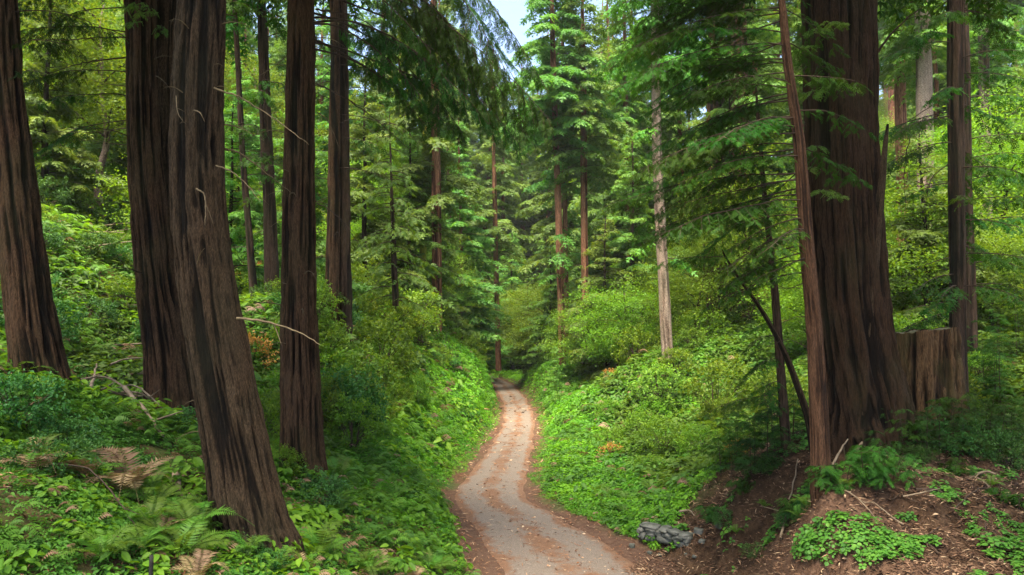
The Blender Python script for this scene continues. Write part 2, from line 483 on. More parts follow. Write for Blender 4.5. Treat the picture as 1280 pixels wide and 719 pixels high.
p = nd(t, 'ShaderNodeBsdfPrincipled', Roughness=.88)
p.inputs['Specular IOR Level'].default_value = .25
t.links.new(c, p.inputs['Base Color'])
b = nd(t, 'ShaderNodeBump', Strength=.5, Distance=.012)
t.links.new(math_(t, 'ADD', n_a, lm), b.inputs['Height'])
t.links.new(b.outputs[0], p.inputs['Normal']); t.links.new(p.outputs[0], out.inputs[0])
M['road'] = m
ed = np.broadcast_to(sstep(.55, 1.0, np.abs(us))[None], (nr, 21)); md = np.broadcast_to(np.exp(-(us / .3) ** 2)[None], (nr, 21))
tag(link('road', mesh_from(RV.reshape(-1, 3), RF, M['road'], {'edge': ed.ravel(), 'mid': md.ravel()}, True)), 'narrow winding tarmac lane strewn with rusty redwood needles', 'road', kind='structure')

# ------------------------------------------------------------------ leaf templates
def diamond(w, droop=.1, bulge=.45):
    return np.array([[0, 0, 0], [bulge, w / 2, .04], [1, 0, -droop], [bulge, -w / 2, .04]], float), np.array([[0, 3, 2, 1]])
def leaf6(w, droop=.15, fold=.08):
    V = np.array([[0, 0, 0], [.3, w * .45, fold], [.68, w * .42, fold - droop * .4], [1, 0, -droop], [.68, -w * .42, fold - droop * .4], [.3, -w * .45, fold]], float)
    return V, np.array([[0, 3, 2, 1], [0, 5, 4, 3]])
def combine(items):
    Vs, Fs, n = [], [], 0
    for V, Fq in items:
        Vs.append(V); Fs.append(Fq + n); n += len(V)
    return np.vstack(Vs), np.vstack(Fs)
def xform(tpl, pos, yaw, pitch, s, roll=0):
    V, Fq = tpl
    cy, sy, cq, sq = math.cos(yaw), math.sin(yaw), math.cos(pitch), math.sin(pitch)
    cr, sr = math.cos(roll), math.sin(roll)
    V = V @ np.array([[1, 0, 0], [0, cr, -sr], [0, sr, cr]]).T
    V = V @ np.array([[cq, 0, -sq], [0, 1, 0], [sq, 0, cq]]).T
    V = V @ np.array([[cy, -sy, 0], [sy, cy, 0], [0, 0, 1]]).T
    return V * s + np.asarray(pos), Fq
def spray(npair, w, droop=.25, lw=.2, seed=0):
    """flat feathery conifer spray, unit length along +X"""
    r = np.random.default_rng(seed)
    it = []
    for k in range(npair):
        tt = (k + .5) / npair * .85
        for s in (-1, 1):
            it.append(xform(diamond(lw, .12), (tt, 0, -droop * tt * tt), s * R(52 + r.normal(0, 8)), -.15 + r.normal(0, .15), w * (1 - .55 * tt) * r.uniform(.8, 1.15)))
    it.append(xform(diamond(lw * .8, .1), (.62, 0, -droop * .4), 0, -.3, .42))
    it.append(xform(diamond(lw * .45, .1), (.0, 0, 0), 0, -.12, .75))
    return combine(it)
SPR_NEAR = [spray(8, .42, .3, .21, s) for s in range(3)]
SPR_MID = [spray(4, .46, .3, .36, s + 5) for s in range(2)]
SPR_FAR = [spray(2, .6, .3, .42, 9)]
DIA = diamond(.42)
LEAF = leaf6(.55)

def conifer_branch(fb, wb, p0, az, L, rise=.2, droop=.35, hang=.3, gap=.13, blen=.32, sgap=.09, ssc=.17, sprays=SPR_NEAR, rng=RNG, r0=.02, tw=True, t0=.12, curl=0.0, rbase=None):
    """one limb with side branchlets carrying feathery sprays"""
    gap, sgap, ssc = gap * .72, sgap * .68, ssc * 1.2
    K = 9
    t = np.linspace(0, 1, K)
    d = np.array([math.cos(az), math.sin(az), 0]); lat = np.array([-d[1], d[0], 0])
    w1, w2 = rng.normal(0, .05 * L, 2)
    P = p0 + d * (t * L)[:, None] + lat * (w1 * np.sin(t * 3.1) + w2 * t * np.sin(t * 5) + curl * L * t * t)[:, None]
    P[:, 2] += rise * L * t - droop * L * t ** 2 + rng.normal(0, .012 * L, K).cumsum() * .5
    wb.tube(P, np.interp(t, [0, 1], [r0, r0 * .18]), 5 if r0 > .015 else 4)
    nb = max(4, int(L * (1 - t0) / gap))
    tb = t0 + (1 - t0) * (np.arange(nb) + rng.random(nb) * .8) / nb
    tb = np.clip(tb, 0, .995)
    pos = np.stack([np.interp(tb, t, P[:, k]) for k in range(3)], 1)
    G = np.gradient(P, t, axis=0)
    tan = norm(np.stack([np.interp(tb, t, G[:, k]) for k in range(3)], 1))
    side = np.where(np.arange(nb) % 2 == 0, 1.0, -1.0)
    latv = norm(np.cross(np.array([0, 0, 1.0]), tan)) * side[:, None]
    env = np.minimum(1, .35 + 1.6 * (tb - t0)) * (1 - .72 * tb)
    bl = np.maximum(blen * L * env * rng.uniform(.55, 1.25, nb), ssc * .7)
    ang = np.radians(rng.normal(56, 9, nb))
    bd = norm(tan * np.cos(ang)[:, None] + latv * np.sin(ang)[:, None] + np.array([0, 0, -1.0]) * (hang * rng.uniform(.3, 1.5, nb))[:, None])
    rv = rng.random()
    PP, DD, UU, SS, RR = [], [], [], [], []
    for k in range(nb):
        ns = max(1, int(bl[k] / sgap))
        u = (np.arange(ns) + rng.random(ns) * .6 + .3) / ns
        sag = -hang * .6 * bl[k] * u * u
        q = pos[k] + bd[k] * (u * bl[k])[:, None]; q[:, 2] += sag
        sd = np.where(np.arange(ns) % 2 == 0, 1.0, -1.0)
        lv = norm(np.cross(np.array([0, 0, 1.0]), bd[k]))
        dr = norm(bd[k] * .75 + lv * (sd * rng.uniform(.35, 1.0, ns))[:, None] + np.stack([rng.normal(0, .15, ns), rng.normal(0, .15, ns), -hang * rng.uniform(.2, 1.4, ns)], 1))
        PP.append(q); DD.append(dr)
        UU.append(np.stack([rng.normal(0, .35, ns), rng.normal(0, .35, ns), np.ones(ns)], 1))
        SS.append(ssc * rng.uniform(.65, 1.25, ns)); RR.append(np.clip(rv * .4 + .3 * rng.random() + .35 * u * rng.random(ns) + .1, 0, 1))
        if tw and bl[k] > .15:
            e = pos[k] + bd[k] * bl[k]; e[2] -= hang * .6 * bl[k]
            mid = pos[k] + bd[k] * bl[k] * .5; mid[2] -= hang * .15 * bl[k]
            wb.tube(np.array([pos[k], mid, e]), np.array([r0 * .3, r0 * .2, r0 * .1]) + .0015, 3)
    # sprays along the limb's tip
    PP = np.vstack(PP); DD = np.vstack(DD); UU = np.vstack(UU); SS = np.concatenate(SS); RR = np.concatenate(RR)
    ch = rng.integers(0, len(sprays), len(PP))
    for c in range(len(sprays)):
        s = ch == c
        fb.add(sprays[c], PP[s], DD[s], UU[s], SS[s], RR[s], rng, .12)

# ------------------------------------------------------------------ trunks
def smooth_path(P, n):
    return catmull(np.asarray(P, float), n)
def trunk_mesh(C, rad, mat, seg, dz, z_hi, ridge_w=.11, ridge_d=.03, flare=.0, lobes=0, lobe_amp=0., seed=0, twist=0., base=None, zf=1.3):
    """C: world centre points from the base up; rad: radii at them. z_hi: up to here fine rows"""
    C = np.asarray(C, float); rad = np.asarray(rad, float)
    zs = C[:, 2]
    rows = np.concatenate([np.arange(zs[0], min(z_hi, zs[-1]), dz), np.linspace(min(z_hi, zs[-1]), zs[-1], max(3, int((zs[-1] - z_hi) / 1.2) if zs[-1] > z_hi else 3))])
    rows = np.unique(rows)
    cx = np.interp(rows, zs, C[:, 0]); cy = np.interp(rows, zs, C[:, 1])
    k = max(3, int(1.2 / max(dz, .01))) | 1
    r = np.interp(rows, zs, rad)
    th = np.arange(seg) * 2 * math.pi / seg
    TH, ZZ = np.meshgrid(th, rows)
    rr = r[:, None] * np.ones_like(TH)
    zb = zs[0] if base is None else base
    h = np.maximum(ZZ - zb, 0)
    if flare: rr = rr * (1 + flare * np.exp(-h / .55))
    if lobes:
        ph = seed * 1.7
        rr = rr * (1 + lobe_amp * (np.sin(lobes * TH + ph + .15 * np.sin(ZZ * .7)) * .6 + np.sin((lobes * 2 + 1) * TH + ph * 2 + .3 * np.sin(ZZ * .4)) * .4) * (.35 + 1.0 * np.exp(-h / 1.6)))
    tq = TH + twist * ZZ
    X, Yy = np.cos(tq) * rr, np.sin(tq) * rr
    f = ridge_w
    wx = (fbm(X / f * .35, Yy / f * .35, ZZ * .55, seed + 40, 2) - .5) * 1.3
    a = vn(X / f + wx, Yy / f + wx, ZZ * zf * .42 / (f / .11), seed + 1)
    a = 1 - np.abs(2 * a - 1)
    b_ = vn(X / f * 2.1 + wx, Yy / f * 2.1 - wx, ZZ * zf * 1.1 / (f / .11), seed + 2)
    b_ = 1 - np.abs(2 * b_ - 1)
    c_ = fbm(X / f * 5, Yy / f * 5, ZZ * 4, seed + 3, 2)
    fine = vn(X / f * 4.3 + wx, Yy / f * 4.3, ZZ * 1.1, seed + 12)
    rg = .52 * sstep(.12, .72, a) + .26 * sstep(.1, .8, b_) + .12 * c_ + .10 * fine
    gap = sstep(.30, .46, fbm(X / f * .9 + wx, Yy / f * .9, ZZ * .30 * zf, seed + 6, 2))
    rg = rg * (.40 + .60 * gap)
    dsp = (rg - .7) * 3.0 * ridge_d + (fbm(X * 5, Yy * 5, ZZ * 2.5, seed + 15, 2) - .5) * ridge_d * 1.2 * np.minimum(1, rr / (4 * ridge_d))
    big = (fbm(np.cos(TH) * 1.3 + seed, np.sin(TH) * 1.3, ZZ * .35, seed + 8, 2) - .5) * .18 * rr
    rr2 = rr + dsp + big
    V = np.stack([cx[:, None] + np.cos(TH) * rr2, cy[:, None] + np.sin(TH) * rr2, ZZ], -1)
    o = np.array([C[0, 0], C[0, 1], zb])
    V = V.reshape(-1, 3) - o
    nrw = len(rows)
    i, j = np.meshgrid(np.arange(nrw - 1), np.arange(seg), indexing='ij')
    aa = i * seg + j; bb = i * seg + (j + 1) % seg
    Fq = np.stack([aa, bb, bb + seg, aa + seg], -1).reshape(-1, 4)
    return mesh_from(V, Fq, mat, {'ridge': rg.ravel()}, True), o

def path_px(pts, Y, H, taper=.35, below=.7, lean=None):
    """trunk centre line from base (last) to top given as (px, py, width px); extended straight to a height H above the base"""
    pts = sorted(pts, key=lambda q: -q[1])
    C = [at(q[0], q[1], Y) for q in pts]
    rad = [q[2] / 2 / F * Y for q in pts]
    C = np.array(C); rad = np.array(rad)
    Cs = catmull(C, 8); t_ = np.linspace(0, 1, len(Cs)); rad = np.interp(t_, np.linspace(0, 1, len(rad)), rad)
    order = np.argsort(Cs[:, 2]); Cs, rad = Cs[order], rad[order]
    dirn = (Cs[-1] - Cs[0]) / (Cs[-1][2] - Cs[0][2])
    top = Cs[-1] + dirn * .8 * max(0.1, Cs[0][2] + H - Cs[-1][2])
    top[2] = max(Cs[0][2] + H, Cs[-1][2] + .1)
    d0 = (Cs[1] - Cs[0]) / max(1e-6, Cs[1][2] - Cs[0][2])
    bot = Cs[0] - d0 * below
    C = np.vstack([bot, Cs, top]); rad = np.concatenate([[rad[0] * 1.03], rad, [rad[-1] * taper]])
    return C, rad, Cs[0][2]

BRW, BRL = {}, {}
def near_tree(name, label, cat, pts, Y, H, mat, seg, dz, group=None, z_hi=None, **kw):
    C, rad, zb = path_px(pts, Y, H)
    rad = rad * .88
    if z_hi is None: z_hi = at(640, -40, Y)[2]
    me, o = trunk_mesh(C, rad, mat, seg, dz, z_hi, base=zb, **kw)
    root = thing(name, o, label, cat, group)
    link('trunk', me, root)
    return root, C, rad, o
def cpos(C, z):
    return np.array([np.interp(z, C[:, 2], C[:, k]) for k in range(3)])

def add_branch(root, o, p0, az, L, name='branch', leafmat='needle', rng=RNG, wood='twig', **kw):
    fb, wb = Batch(), Batch()
    conifer_branch(fb, wb, np.asarray(p0) - o, az, L, rng=rng, **kw)
    w = link(name, wb.mesh(M[wood], True), root)
    link('foliage', fb.mesh(M[leafmat]), w)
    return w
def dead_branch(root, o, pts, r0, mat='stubwood', name='dead_branch', rng=RNG, forks=2):
    """bare limb through world points"""
    P = catmull(np.asarray(pts, float), 7) - o
    n = len(P)
    L = np.linalg.norm(P[-1] - P[0])
    P[1:-1] += rng.normal(0, .0035 * L, (n - 2, 3))
    b = Batch()
    b.tube(P, np.linspace(r0, r0 * .22, n), 6)
    for k in range(forks):
        i = int(n * rng.uniform(.35, .85))
        d = norm(P[min(i + 1, n - 1)] - P[i - 1]) + rng.normal(0, .6, 3)
        l = L * rng.uniform(.1, .28)
        q = np.array([P[i], P[i] + d * l * .5, P[i] + d * l + np.array([0, 0, -.12 * l])])
        b.tube(q, [r0 * .4, r0 * .25, r0 * .08], 4)
    return link(name, b.mesh(M[mat], True), root)
def stubs(root, o, C, rad, n, z0, z1, rng, lr=(.25, 1.1), mat='stubwood'):
    """thin dead twigs left on a trunk"""
    for k in range(n):
        z = rng.uniform(z0, z1); c = cpos(C, z); r = np.interp(z, C[:, 2], rad)
        a = rng.choice([rng.uniform(-60, 20), rng.uniform(160, 250), rng.uniform(230, 310)]); L = rng.uniform(*lr)
        d = np.array([math.cos(R(a)), math.sin(R(a)), 0])
        p = c + d * r * .9
        dead_branch(root, o, [p, p + d * L * .35 + [0, 0, .06 * L], p + d * L * .7 + [0, 0, -.02 * L], p + d * L + [0, 0, -.22 * L]], .006 + .006 * L, mat, rng=rng, forks=2)
def crown_above(root, o, C, z0, z1, R0, mat, rng, nbr=60, ssc=.42, gap=.34, L_lo=.5):
    """the high crown of a near tree: many limbs of sprays in one part"""
    fb, wb = Batch(), Batch()
    for k in range(nbr):
        f = (k + rng.random()) / nbr
        z = z0 + (z1 - z0) * f
        L = R0 * (L_lo + (1 - L_lo) * min(1, f * 4)) * (1 - f * .8) * rng.uniform(.7, 1.15) + .4
        p = cpos(C, z)
        conifer_branch(fb, wb, p - o, rng.uniform(0, 2 * math.pi), L, .1, .4, .35, gap * .7, .36, .2, ssc, SPR_FAR, rng, .03, False)
    return link('crown', two_mesh(fb, wb, M[mat], M['twig']), root)


# ================================================================== NEAR TREES
g = np.random.default_rng(5)
# leaning redwood in front
root, C, rad, o = near_tree('redwood_tree', 'thick leaning redwood with weathered bark and bare broken twigs', 'tree',
    [(252, 0, 62), (247, 130, 64), (248, 250, 69), (259, 360, 76), (275, 450, 80), (294, 550, 82), (312, 640, 86), (321, 678, 94)], 10, 34, M['greybark'], 300, .022,
    ridge_w=.062, ridge_d=.036, flare=.18, lobes=5, lobe_amp=.02, seed=3, zf=1.8)
stubs(root, o, C, rad, 9, CZ - 1.5, CZ + 4.6, g, (.2, .7))
for pts, r in (([(268, 110), (300, 122), (345, 150), (386, 181)], .016), ([(270, 207), (288, 214), (306, 228), (326, 253)], .012),
               ([(243, 138), (250, 141), (256, 152)], .012), ([(246, 236), (255, 243), (257, 260), (256, 282)], .014),
               ([(296, 398), (330, 402), (370, 414), (400, 431)], .022), ([(246, 330), (250, 318), (256, 310)], .009), ([(220, 120), (222, 140), (229, 152)], .008)):
    dead_branch(root, o, [at(x, y, 9.55 - .12 * k) for k, (x, y) in enumerate(pts)], r, rng=g, forks=1)
for pts, r in (([(277, 155), (300, 160), (330, 176)], .014), ([(280, 186), (300, 192), (330, 214), (364, 241)], .017)):
    dead_branch(root, o, [at(x, y, 10.2 + .2 * k) for k, (x, y) in enumerate(pts)], r, rng=g, forks=2)
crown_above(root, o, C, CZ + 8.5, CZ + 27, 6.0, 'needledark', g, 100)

# tree at the left edge
root, C, rad, o = near_tree('redwood_tree', 'brown redwood trunk cut by the left edge of the picture, rising from a leafy slope', 'tree',
    [(-2, 0, 46), (12, 180, 49), (33, 355, 55), (46, 440, 60), (52, 480, 66)], 13, 36, M['redbark'], 200, .035, ridge_w=.075, ridge_d=.038, flare=.1, lobes=5, lobe_amp=.04, seed=9)
for (px, py), az, L in (((20, 60), -20, 1.6), ((15, 15), 10, 2.0), ((25, 100), -35, 1.2)):
    add_branch(root, o, at(px, py, 13), R(az), L, rng=g, droop=.35, hang=.5, leafmat='needledark', r0=.014)
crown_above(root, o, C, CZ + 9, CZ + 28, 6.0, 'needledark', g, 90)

# tree behind the leaning one, with its lighter twin stem
root, C, rad, o = near_tree('redwood_tree', 'dark straight redwood behind the leaning trunk, slim twin stem on its right', 'tree',
    [(176, 0, 39), (180, 180, 41), (195, 355, 52), (207, 440, 58), (216, 540, 64)], 16, 40, M['redbark'], 200, .035, ridge_w=.08, ridge_d=.042, flare=.18, lobes=5, lobe_amp=.06, seed=14)
C2, r2, zb2 = path_px([(208, 0, 25), (206, 180, 24), (209, 300, 27), (222, 440, 32), (235, 540, 36)], 16.6, 38)
me, o2 = trunk_mesh(C2, r2, M['greybark'], 120, .05, CZ + 9, .1, .022, seed=21)
tw = link('trunk', me, root, o2 - o)
for pts, r in (([(157, 47), (120, 47), (80, 50), (28, 50)], .02), ([(157, 72), (120, 76), (90, 82), (48, 97)], .022), ([(158, 108), (130, 104), (95, 95)], .012),
               ([(160, 160), (120, 165), (62, 164)], .012), ([(161, 182), (130, 178), (90, 174)], .01), ([(193, 74), (202, 70), (214, 71)], .012), ([(195, 95), (203, 100), (212, 110)], .013)):
    dead_branch(root, o, [at(x, y, 15.9 - .25 * k) for k, (x, y) in enumerate(pts)], r, 'twig' if r > .015 else 'stubwood', rng=g, forks=3)
for (px, py), az, L, ro in (((158, 90), 185, 2.4, .1), ((158, 40), 200, 2.6, .1), ((160, 150), 175, 2.3, 0.), ((158, 10), 170, 2.8, 0.), ((160, 120), 215, 1.8, 0.), ((165, -25), 190, 3.0, -.1)):
    add_branch(root, o, at(px, py, 16), R(az), L, rng=g, rise=ro, droop=.3, hang=.45, leafmat='needledark', r0=.016, t0=.3)
for (px, py), az, L in (((195, 15), -80, .8), ((200, 35), -60, .7), ((190, 8), -110, .9), ((178, 28), -95, .6)):
    add_branch(root, o, at(px, py, 15.5), R(az), L, rng=g, rise=.1, droop=.6, hang=.5, leafmat='hemlock', r0=.008, blen=.5)
stubs(root, o, C, rad, 10, CZ - 1, CZ + 7.5, g, (.4, 1.6), 'twig')
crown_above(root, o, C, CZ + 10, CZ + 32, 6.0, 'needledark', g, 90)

# straight tree fourth from the left with long drooping limbs over the lane
root, C, rad, o = near_tree('redwood_tree', 'straight ridged redwood right of the leaning trunk, long limbs drooping over the lane', 'tree',
    [(377, 0, 36), (375, 180, 40), (374, 355, 46), (375, 440, 50), (378, 560, 54), (379, 585, 58)], 15, 38, M['redbark'], 220, .03, ridge_w=.075, ridge_d=.04, flare=.1, lobes=6, lobe_amp=.05, seed=17)
for pts, r in (([(395, 12), (420, 16), (450, 24), (505, 62)], .022), ([(396, 105), (430, 122), (470, 150), (516, 192)], .02), ([(396, 140), (410, 152), (428, 194)], .012),
               ([(396, 254), (412, 262), (432, 282), (455, 316)], .016), ([(357, 220), (352, 235), (353, 262)], .014), ([(362, 15), (345, 22), (325, 20)], .01), ([(358, 70), (340, 85), (322, 96)], .01)):
    dead_branch(root, o, [at(x, y, 14.8 - .1 * k) for k, (x, y) in enumerate(pts)], r, 'twig' if r > .013 else 'stubwood', rng=g, forks=3)
for z, az, L, dr in ((6.4, 10, 4.0, .45), (6.9, -6, 4.6, .62), (7.6, 16, 5.0, .62), (8.4, 2, 5.0, .80), (9.2, 22, 5.6, .78), (7.2, 30, 4.2, .60), (9.9, -10, 5.0, 1.0), (6.6, 38, 4.6, .36),
                     (8.9, 8, 4.2, .95), (8.0, -14, 3.6, .8), (10.6, 6, 5.7, .95), (7.0, 4, 3.4, .40), (7.8, -2, 5.5, .62), (6.3, 20, 3.0, .5), (8.8, 34, 5.9, .66), (9.6, 14, 5.4, .85), (6.8, -20, 3.0, .7)):
    add_branch(root, o, cpos(C, CZ + z), R(az + g.uniform(-5, 5)), L * g.uniform(.92, 1.06), rng=g, rise=.05, droop=dr, hang=g.uniform(.45, 1.0), leafmat='needledark' if g.random() < .3 else 'needle', r0=.028, t0=.34, gap=.15, blen=.27, ssc=.20, sgap=.075)
stubs(root, o, C, rad, 12, CZ - .5, CZ + 7, g, (.3, 1.4))
crown_above(root, o, C, CZ + 10, CZ + 31, 5.5, 'needledark', g, 80)

# pair of trunks further back
root, C, rad, o = near_tree('redwood_tree', 'paired trunks pressed together above the left bank, one reddish and one dark', 'tree',
    [(418, 0, 12), (418, 180, 15), (415, 385, 20), (415, 410, 21)], 26, 42, M['redbark'], 110, .06, ridge_w=.14, ridge_d=.03, flare=.1, seed=23)
C2, r2, _ = path_px([(429, 0, 10), (430, 180, 13), (432, 385, 16), (432, 410, 17)], 26.4, 41)
me, o2 = trunk_mesh(C2, r2, M['darkbark'], 90, .06, CZ + 13, .14, .03, seed=25)
link('trunk', me, root, o2 - o)
for pts, r in (([(411, 90), (400, 100), (385, 112)], .02), ([(436, 60), (460, 75), (490, 100)], .02), ([(436, 110), (455, 110), (480, 120)], .015)):
    dead_branch(root, o, [at(x, y, 26) for x, y in pts], r, 'twig', rng=g, forks=3)
for k in range(9):
    add_branch(root, o, at(424, 40 + 34 * k + g.uniform(-9, 9), 26.1), R(g.choice([g.uniform(-40, 40), g.uniform(140, 220)])), g.uniform(1.6, 3.2), rng=g, rise=.0, droop=.3, hang=.5,
               leafmat='needle', r0=.02, sprays=SPR_MID, gap=.2, ssc=.3, sgap=.16, t0=.25)
stubs(root, o, C, rad, 10, CZ + 1, CZ + 12, g, (.5, 2.0), 'twig')
crown_above(root, o, C, CZ + 13, CZ + 36, 5, 'needle', g, 60)

# two slim dark trunks between the leaning tree and the fourth
root, C, rad, o = near_tree('redwood_tree', 'dark slim trunk between the leaning redwood and the straight ridged one', 'tree',
    [(327, 0, 13), (331, 120, 15), (336, 250, 18), (341, 390, 21), (341, 410, 22)], 28, 38, M['darkbark'], 80, .07, ridge_w=.14, ridge_d=.025, seed=27)
for k in range(10):
    add_branch(root, o, at(333, 20 + 30 * k + g.uniform(-9, 9), 28), R(g.uniform(0, 360)), g.uniform(1.5, 3.0), rng=g, droop=.35, hang=.5, leafmat='needle', r0=.02, sprays=SPR_MID, gap=.2, ssc=.32, sgap=.17, t0=.2)
crown_above(root, o, C, CZ + 13, CZ + 34, 4.5, 'needle', g, 50)
root, C, rad, o = near_tree('redwood_tree', 'very thin dark trunk right beside the leaning redwood, half lost in foliage', 'tree',
    [(296, 60, 7), (304, 200, 8), (312, 300, 10), (320, 395, 13)], 27, 20, M['darkbark'], 40, .1, ridge_w=.12, ridge_d=.012, seed=29)
for k in range(9):
    add_branch(root, o, at(302 + k, 70 + 30 * k, 27), R(g.uniform(0, 360)), g.uniform(1.0, 2.2), rng=g, droop=.35, hang=.5, leafmat='needle', r0=.015, sprays=SPR_MID, gap=.2, ssc=.3, sgap=.17, t0=.2)
crown_above(root, o, C, CZ + 12, CZ + 17, 2.5, 'needle', g, 20)

# ---- right side
# the big redwood on the mound
root, C, rad, o = near_tree('redwood_tree', 'huge dark furrowed redwood on the earth mound beside the old stump', 'tree',
    [(1048, 0, 92), (1052, 180, 90), (1061, 355, 97), (1072, 440, 103), (1082, 510, 114), (1086, 550, 126)], 15, 48, M['bigbark'], 400, .026,
    ridge_w=.10, ridge_d=.055, flare=.08, lobes=7, lobe_amp=.06, seed=31)
C2, r2, _ = path_px([(1110, 155, 3), (1106, 185, 6), (1099, 260, 10), (1091, 340, 13), (1083, 440, 17), (1078, 500, 20)], 14.42, 1.0, taper=.3, below=.3)
me, o2 = trunk_mesh(C2[:-1], r2[:-1], M['greybark'], 40, .05, CZ + 6, .05, .012, seed=35)
link('broken_stem', me, root, o2 - o)
dead_branch(root, o, [at(1094, 70, 14.8), at(1112, 45, 14.5), at(1135, 22, 14.2), at(1155, 8, 14)], .03, 'twig', rng=g, forks=3)
for (px, py), az, L in (((1018, 45), 250, .9), ((1015, 60), 225, .7), ((1020, 105), 265, 1.0), ((1016, 120), 240, .9), ((1022, 112), 290, .9), ((1018, 185), 250, .6), ((1020, 240), 270, .8), ((1016, 210), 235, .5), ((1022, 35), 285, .8)):
    add_branch(root, o, at(px, py, 14.3), R(az), L, rng=g, rise=.15, droop=.45, hang=.2, leafmat='hemlock', r0=.007, blen=.5, gap=.08, ssc=.16)
crown_above(root, o, C, CZ + 10, CZ + 38, 7.5, 'needledark', g, 120)

# slender leaning tree with the tiers of feathery limbs
root, C, rad, o = near_tree('slender_redwood', 'slender reddish tree in front of the huge redwood, tiers of feathery limbs to its left', 'tree',
    [(977, 0, 10), (986, 90, 13), (999, 180, 16), (1008, 300, 19), (1017, 400, 21), (1023, 500, 24), (1026, 600, 25), (1027, 616, 26)], 12, 17, M['thinbark'], 110, .03,
    ridge_w=.045, ridge_d=.010, flare=.12, seed=37)
tiers = []
for k in range(88):
    py = -290 + 7.6 * k * 1.0 + g.uniform(-8, 8)
    if py > 345: break
    z = CZ + (410 - py) / F * 12
    az = g.choice([g.uniform(150, 212), g.uniform(165, 235), g.uniform(110, 160)], p=[.62, .25, .13])
    L = g.uniform(1.7, 3.6) if py < 250 else g.uniform(1.2, 2.6)
    add_branch(root, o, cpos(C, z), R(az), L, rng=g, rise=g.uniform(-.18, .12), droop=g.uniform(.15, .32), hang=.28, leafmat='needle', r0=.015, t0=.16, gap=.12, blen=.34, ssc=.14, sgap=.09)
for k in range(9):
    py = -180 + 45 * k
    add_branch(root, o, cpos(C, CZ + (410 - py) / F * 12), R(g.uniform(-30, 70)), g.uniform(1.2, 2.2), rng=g, rise=0, droop=.3, hang=.3, leafmat='needle', r0=.014)
for pts, r in (([(1012, 350), (985, 360), (950, 352), (915, 372)], .01), ([(1018, 440), (985, 425), (945, 440)], .008), ([(1015, 395), (990, 398), (960, 415)], .008)):
    dead_branch(root, o, [at(x, y, 12) for x, y in pts], r, 'twig', rng=g, forks=3)

# bent sapling and the thin dark tree left of it
root, C, rad, o = near_tree('bent_sapling', 'bare bent sapling arching up to the left from the foot of the slender tree', 'tree',
    [(905, 318, 3), (925, 350, 5), (952, 388, 6.5), (978, 435, 8), (996, 480, 9), (1011, 528, 10), (1018, 580, 11)], 12.4, 1, M['greybark'], 40, .05, ridge_w=.03, ridge_d=.005, seed=41)
dead_branch(root, o, [at(930, 355, 12.4), at(945, 340, 12.4), at(975, 335, 12.3)], .01, 'twig', rng=g)
dead_branch(root, o, [at(945, 378, 12.4), at(935, 400, 12.4), at(915, 425, 12.3)], .008, 'twig', rng=g)
add_branch(root, o, at(908, 322, 12.4), R(170), 1.3, rng=g, droop=.3, leafmat='needle', r0=.008)
root, C, rad, o = near_tree('slender_redwood', 'thin almost black trunk standing in the saplings left of the slender reddish tree', 'tree',
    [(947, 140, 5), (955, 240, 7), (965, 330, 9), (973, 420, 11), (980, 520, 13), (985, 600, 14)], 15.5, 9, M['darkbark'], 50, .05, ridge_w=.05, ridge_d=.008, seed=43)
for k in range(16):
    py = 120 + 25 * k + g.uniform(-8, 8)
    add_branch(root, o, cpos(C, CZ + (410 - py) / F * 15.5), R(g.uniform(90, 290)), g.uniform(.8, 1.9), rng=g, rise=.05, droop=.3, hang=.3, leafmat='needle', r0=.010, t0=.15)

# trunk at the right, with its twin behind
root, C, rad, o = near_tree('redwood_tree', 'dark narrow trunk behind the old stump at the right, feathery limbs on both sides', 'tree',
    [(1194, 0, 21), (1195, 180, 20), (1197, 355, 20), (1198, 440, 21), (1199, 500, 23)], 20, 26, M['darkbark'], 90, .05, ridge_w=.09, ridge_d=.018, seed=47)
for k in range(30):
    py = -40 + 15 * k + g.uniform(-8, 8)
    if py > 400: break
    az = g.choice([g.uniform(-50, 40), g.uniform(140, 215), g.uniform(215, 320)])
    add_branch(root, o, cpos(C, CZ + (410 - py) / F * 20), R(az), g.uniform(1.5, 3.2), rng=g, rise=g.uniform(-.1, .1), droop=.28, hang=.35, leafmat='needle', r0=.02, t0=.2, gap=.15, ssc=.22, sgap=.12, sprays=SPR_MID)
for pts, r in (([(1186, 145), (1160, 152), (1138, 172), (1130, 215), (1132, 262)], .025), ([(1186, 205), (1165, 222), (1158, 250)], .018), ([(1186, 118), (1150, 142), (1115, 165)], .022), ([(1186, 322), (1160, 330), (1128, 345)], .018)):
    dead_branch(root, o, [at(x, y, 19.8) for x, y in pts], r, 'twig', rng=g, forks=3)
crown_above(root, o, C, CZ + 10, CZ + 21, 3.2, 'needle', g, 40)
root, C, rad, o = near_tree('redwood_tree', 'black shaded trunk just right of the narrow one behind the stump', 'tree',
    [(1206, 60, 12), (1209, 250, 14), (1213, 420, 17), (1214, 470, 18)], 24, 22, M['darkbark'], 60, .08, ridge_w=.1, ridge_d=.015, seed=49)
for k in range(12):
    add_branch(root, o, at(1209, 70 + 26 * k, 24), R(g.uniform(-70, 100)), g.uniform(1.5, 3), rng=g, droop=.3, hang=.35, leafmat='needle', r0=.02, sprays=SPR_MID, gap=.18, ssc=.28, sgap=.15)
crown_above(root, o, C, CZ + 12, CZ + 18, 3, 'needle', g, 25)

